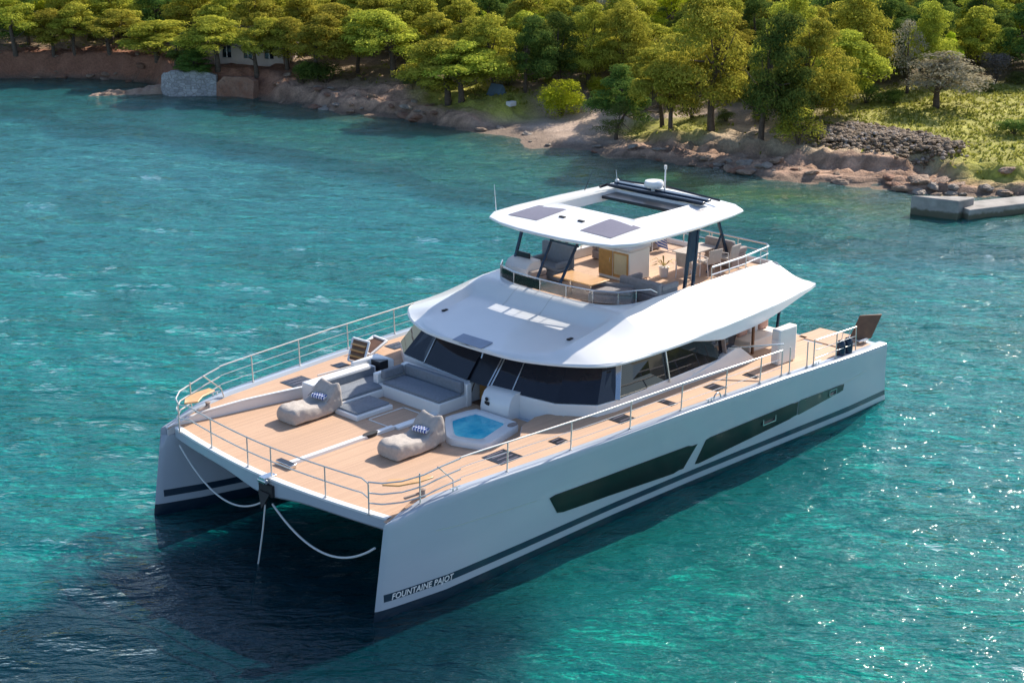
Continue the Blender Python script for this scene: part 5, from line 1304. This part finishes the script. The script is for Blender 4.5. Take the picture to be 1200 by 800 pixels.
for k in range(2600):
    u, v = rnd.random()*3, rnd.random()**.8; i = min(int(u), 2); f = u-i
    p = (RF[i]*(1-f)+RF[i+1]*f)*(1-v)+(RB[i]*(1-f)+RB[i+1]*f)*v
    p = p+np.array([rnd.gauss(0, .25), rnd.gauss(0, .25)])
    hgt = .75*math.sin(math.pi*min(1, max(0, v*1.05)))*(.55+.7*abs(mnoise.noise(Vector((p[0]*.6, p[1]*.6, 0)))))
    s_ = rnd.uniform(.05, .16)
    rub.add([(p[0]+a*s_*rnd.uniform(.7, 1.4), p[1]+b_*s_*rnd.uniform(.7, 1.4), terrain(p[0], p[1])+hgt*.8+c*s_*.75) for a, b_, c in ico], icf)
me = rub.mesh('rubble_heap', 0); 
M['rubble'] = rock_mat('rubble_stone', (.20, .135, .09), (.36, .27, .19), (.12, .085, .05), 2.5)
M['rubble2'] = rock_mat('rubble_brush', (.17, .12, .07), (.30, .21, .13), (.10, .07, .04), 2.5)
for m_ in ('rubble', 'greyrock', 'rubble2'): me.materials.append(M[m_])
rs = np.random.default_rng(3); idx = np.repeat(rs.choice([0, 0, 2, 2, 0, 1], size=1+len(me.polygons)//20), 20)[:len(me.polygons)].astype(np.int32); me.polygons.foreach_set('material_index', idx)
o = bpy.data.objects.new('rubble_heap', me); col.objects.link(o); tag(o, 'long heap of reddish rubble and brushwood between the shore path and the meadow', 'rubble', kind='stuff')
# weeds and grass tufts
gv = []
rng = np.random.default_rng(12)
for k in range(26000):
    y = rng.uniform(-80, 2); d = rng.uniform(2.5, 26) if rng.random() < .5 else rng.uniform(4, 34); x = coast(y)-d
    g_ = max(meadow(x, y), ellm(x, y, -29.2, -41.5, 2.6, 4.6)*.9, ellm(x, y, -31, -27, 2.2, 3.2)*.7, .10 if nz(x, y, .35, 5.) > .05 else .02)
    if rng.random() > g_ or (-38 < y < -27 and d < 8): continue
    z = terrain(x, y); hh = rng.uniform(.05, .17)
    for q in range(3):
        a = rng.uniform(0, 6.28); w_ = rng.uniform(.03, .08); ox, oy = rng.normal(0, .05, 2); lx, ly = rng.normal(0, .06, 2)
        gv.append([(x+ox-w_*math.cos(a), y+oy-w_*math.sin(a), z-.01), (x+ox+w_*math.cos(a), y+oy+w_*math.sin(a), z-.01), (x+ox+w_*.5*math.cos(a)+lx, y+oy+w_*.5*math.sin(a)+ly, z+hh), (x+ox-w_*.5*math.cos(a)+lx, y+oy-w_*.5*math.sin(a)+ly, z+hh)])
M['grass'] = leaf_mat('grass_blades', (.19, .21, .035), (.40, .36, .09), .4)
gm = leaf_mesh('grass', np.array(gv).reshape(-1, 3), M['grass']); o = bpy.data.objects.new('grass', gm); col.objects.link(o); tag(o, 'sunlit green grass and weeds on the meadow and between the trees', 'grass', kind='stuff')

# --- stone retaining wall with red earth wall beside it
def wall_strip(name, pts, z0, z1, th, m, lab, cat):
    mb = MB(); rings = []
    for i in range(len(pts)-1):
        a, b_ = Vector((*pts[i], 0)), Vector((*pts[i+1], 0)); n_ = max(2, int((b_-a).length/.25))
        for k in range(n_+(1 if i == len(pts)-2 else 0)):
            p = a.lerp(b_, k/n_); d_ = (b_-a).normalized(); nn = Vector((d_.y, -d_.x, 0))
            if nn.x < 0: nn = -nn
            j = .05*mnoise.noise(p*2.0); t_ = (i+k/n_)/(len(pts)-1); zz = z1+.22*mnoise.noise(p*1.3)-.4*sm(.18, 0, t_)-.12*sm(.8, 1, t_)
            rings.append([p+nn*(.18+j)+Vector((0, 0, z0)), p+nn*(.10+j)+Vector((0, 0, (z0+zz)/2)), p+nn*j+Vector((0, 0, zz)), p-nn*th+Vector((0, 0, zz-.02)), p-nn*th+Vector((0, 0, z0))])
    o = mb.loft(rings).build(name, m, None, smooth=0, bevel=.03); tag(o, lab, cat); return o
wall_strip('retaining_wall', [(-20.15, -62.5), (-20.05, -61.3), (-22.15, -59.0)], -.4, 1.55, .5, M['masonry'], 'grey rubble stone retaining wall at the water beneath the house', 'wall')
wall_strip('earth_wall', [(-22.12, -58.98), (-22.95, -57.6), (-23.2, -56.3)], -.4, 1.35, .5, M['redrock'], 'reddish eroded wall right of the grey stone retaining wall', 'wall')

# --- house under the pines
hz0 = terrain(-25, -59.2); ha = math.atan2(.85, -.53)
house = empty('beach_house', (-25.2, -59.3, hz0-.1), ha); tag(house, 'pale plastered house with dark openings behind the pines on the retaining wall', 'house')
M['plaster'] = simple('pink_plaster', (.50, .40, .35), .85, var=.12, scale=2, bump=.2)
M['tile'] = simple('old_roof_tiles', (.20, .15, .11), .8, var=.25, scale=6, bump=.5)
W2 = 2.5
op = [(-1.9, -1.25), (-.35, .25), (1.15, 1.8)]
xs_ = [-W2]+[v for o_ in op for v in o_]+[W2]
for i in range(0, len(xs_), 2): MB().box(xs_[i], xs_[i+1], -.12, .12, 0, 2.3).build('wall', M['plaster'], house, bevel=.01)
for a, b_ in op:
    MB().box(a, b_, -.115, .115, 1.95, 2.3).build('lintel', M['plaster'], house)
    MB().box(a, b_, -.115, .115, 0, .55).build('sill_wall', M['plaster'], house)
    f_ = MB().box(a+.03, b_-.03, -.04, .0, .56, 1.94).build('window', M['glass'], house); MB().box((a+b_)/2-.025, (a+b_)/2+.025, -.10, -.05, .56, 1.94).build('mullion', M['leather'], f_)
# seaward side depends on orientation: close the volume on the landward side
MB().box(-W2, -W2+.2, .125, 2.9, 0, 2.3).build('wall', M['plaster'], house); MB().box(W2-.2, W2, .125, 2.9, 0, 2.3).build('wall', M['plaster'], house); MB().box(-W2, W2, 2.905, 3.1, 0, 2.3).build('wall', M['plaster'], house)
MB().prism([(-2.8, -.4), (2.8, -.4), (2.8, 3.4), (-2.8, 3.4)], 2.32, lambda x, y: 2.42+.30*(1-abs(y-1.5)/1.9)).build('roof', M['tile'], house, bevel=.01)

# --- blue grey shelter and white box by the dark pine
sh = empty('beach_shelter', (-29.9, -40.2, terrain(-29.9, -40.2))); tag(sh, 'small blue grey shelter at the edge of the little lawn under the dark pine', 'shelter')
MB().loft([[(-.45, -.55, 0), (.45, -.55, 0), (0, -.5, .75)], [(-.45, .55, 0), (.45, .55, 0), (0, .5, .75)]]).build('cover', simple('blue_tarp', (.10, .15, .20), .7), sh, smooth=0)
MB().tube([(0, -.62, 0), (0, -.5, .8)], .02).build('pole', M['bark'], sh)
wb = MB().box(-.28, .28, -.2, .2, 0, .30).build('storage_box', M['leather'], None, bevel=.04, loc=(-29.1, -38.2, terrain(-29.1, -38.2)-.01)); tag(wb, 'small white box on the grass right of the blue grey shelter', 'box')

# --- concrete pier
pier = empty('concrete_pier', (-25.6, -6.0, 0)); tag(pier, 'short grey concrete pier in the water at the right edge of the photo', 'pier')
def off_(P_, c=(-25.6, -6.0)): return [(a-c[0], b_-c[1]) for a, b_ in P_]
MB().prism(off_([(-25.05, -7.85), (-26.5, -6.15), (-26.9, -5.5), (-25.55, -5.6)][::-1]), -1.9, .86).build('pier_head', M['concrete'], pier, bevel=.06)
MB().prism(off_([(-26.95, -6.2), (-30.3, -4.75), (-36.0, -2.4), (-35.2, -.6), (-29.2, -3.75), (-25.75, -5.1), (-26.0, -5.62)][::-1]), -1.9, .48).build('pier_deck', M['concrete'], pier, bevel=.05)
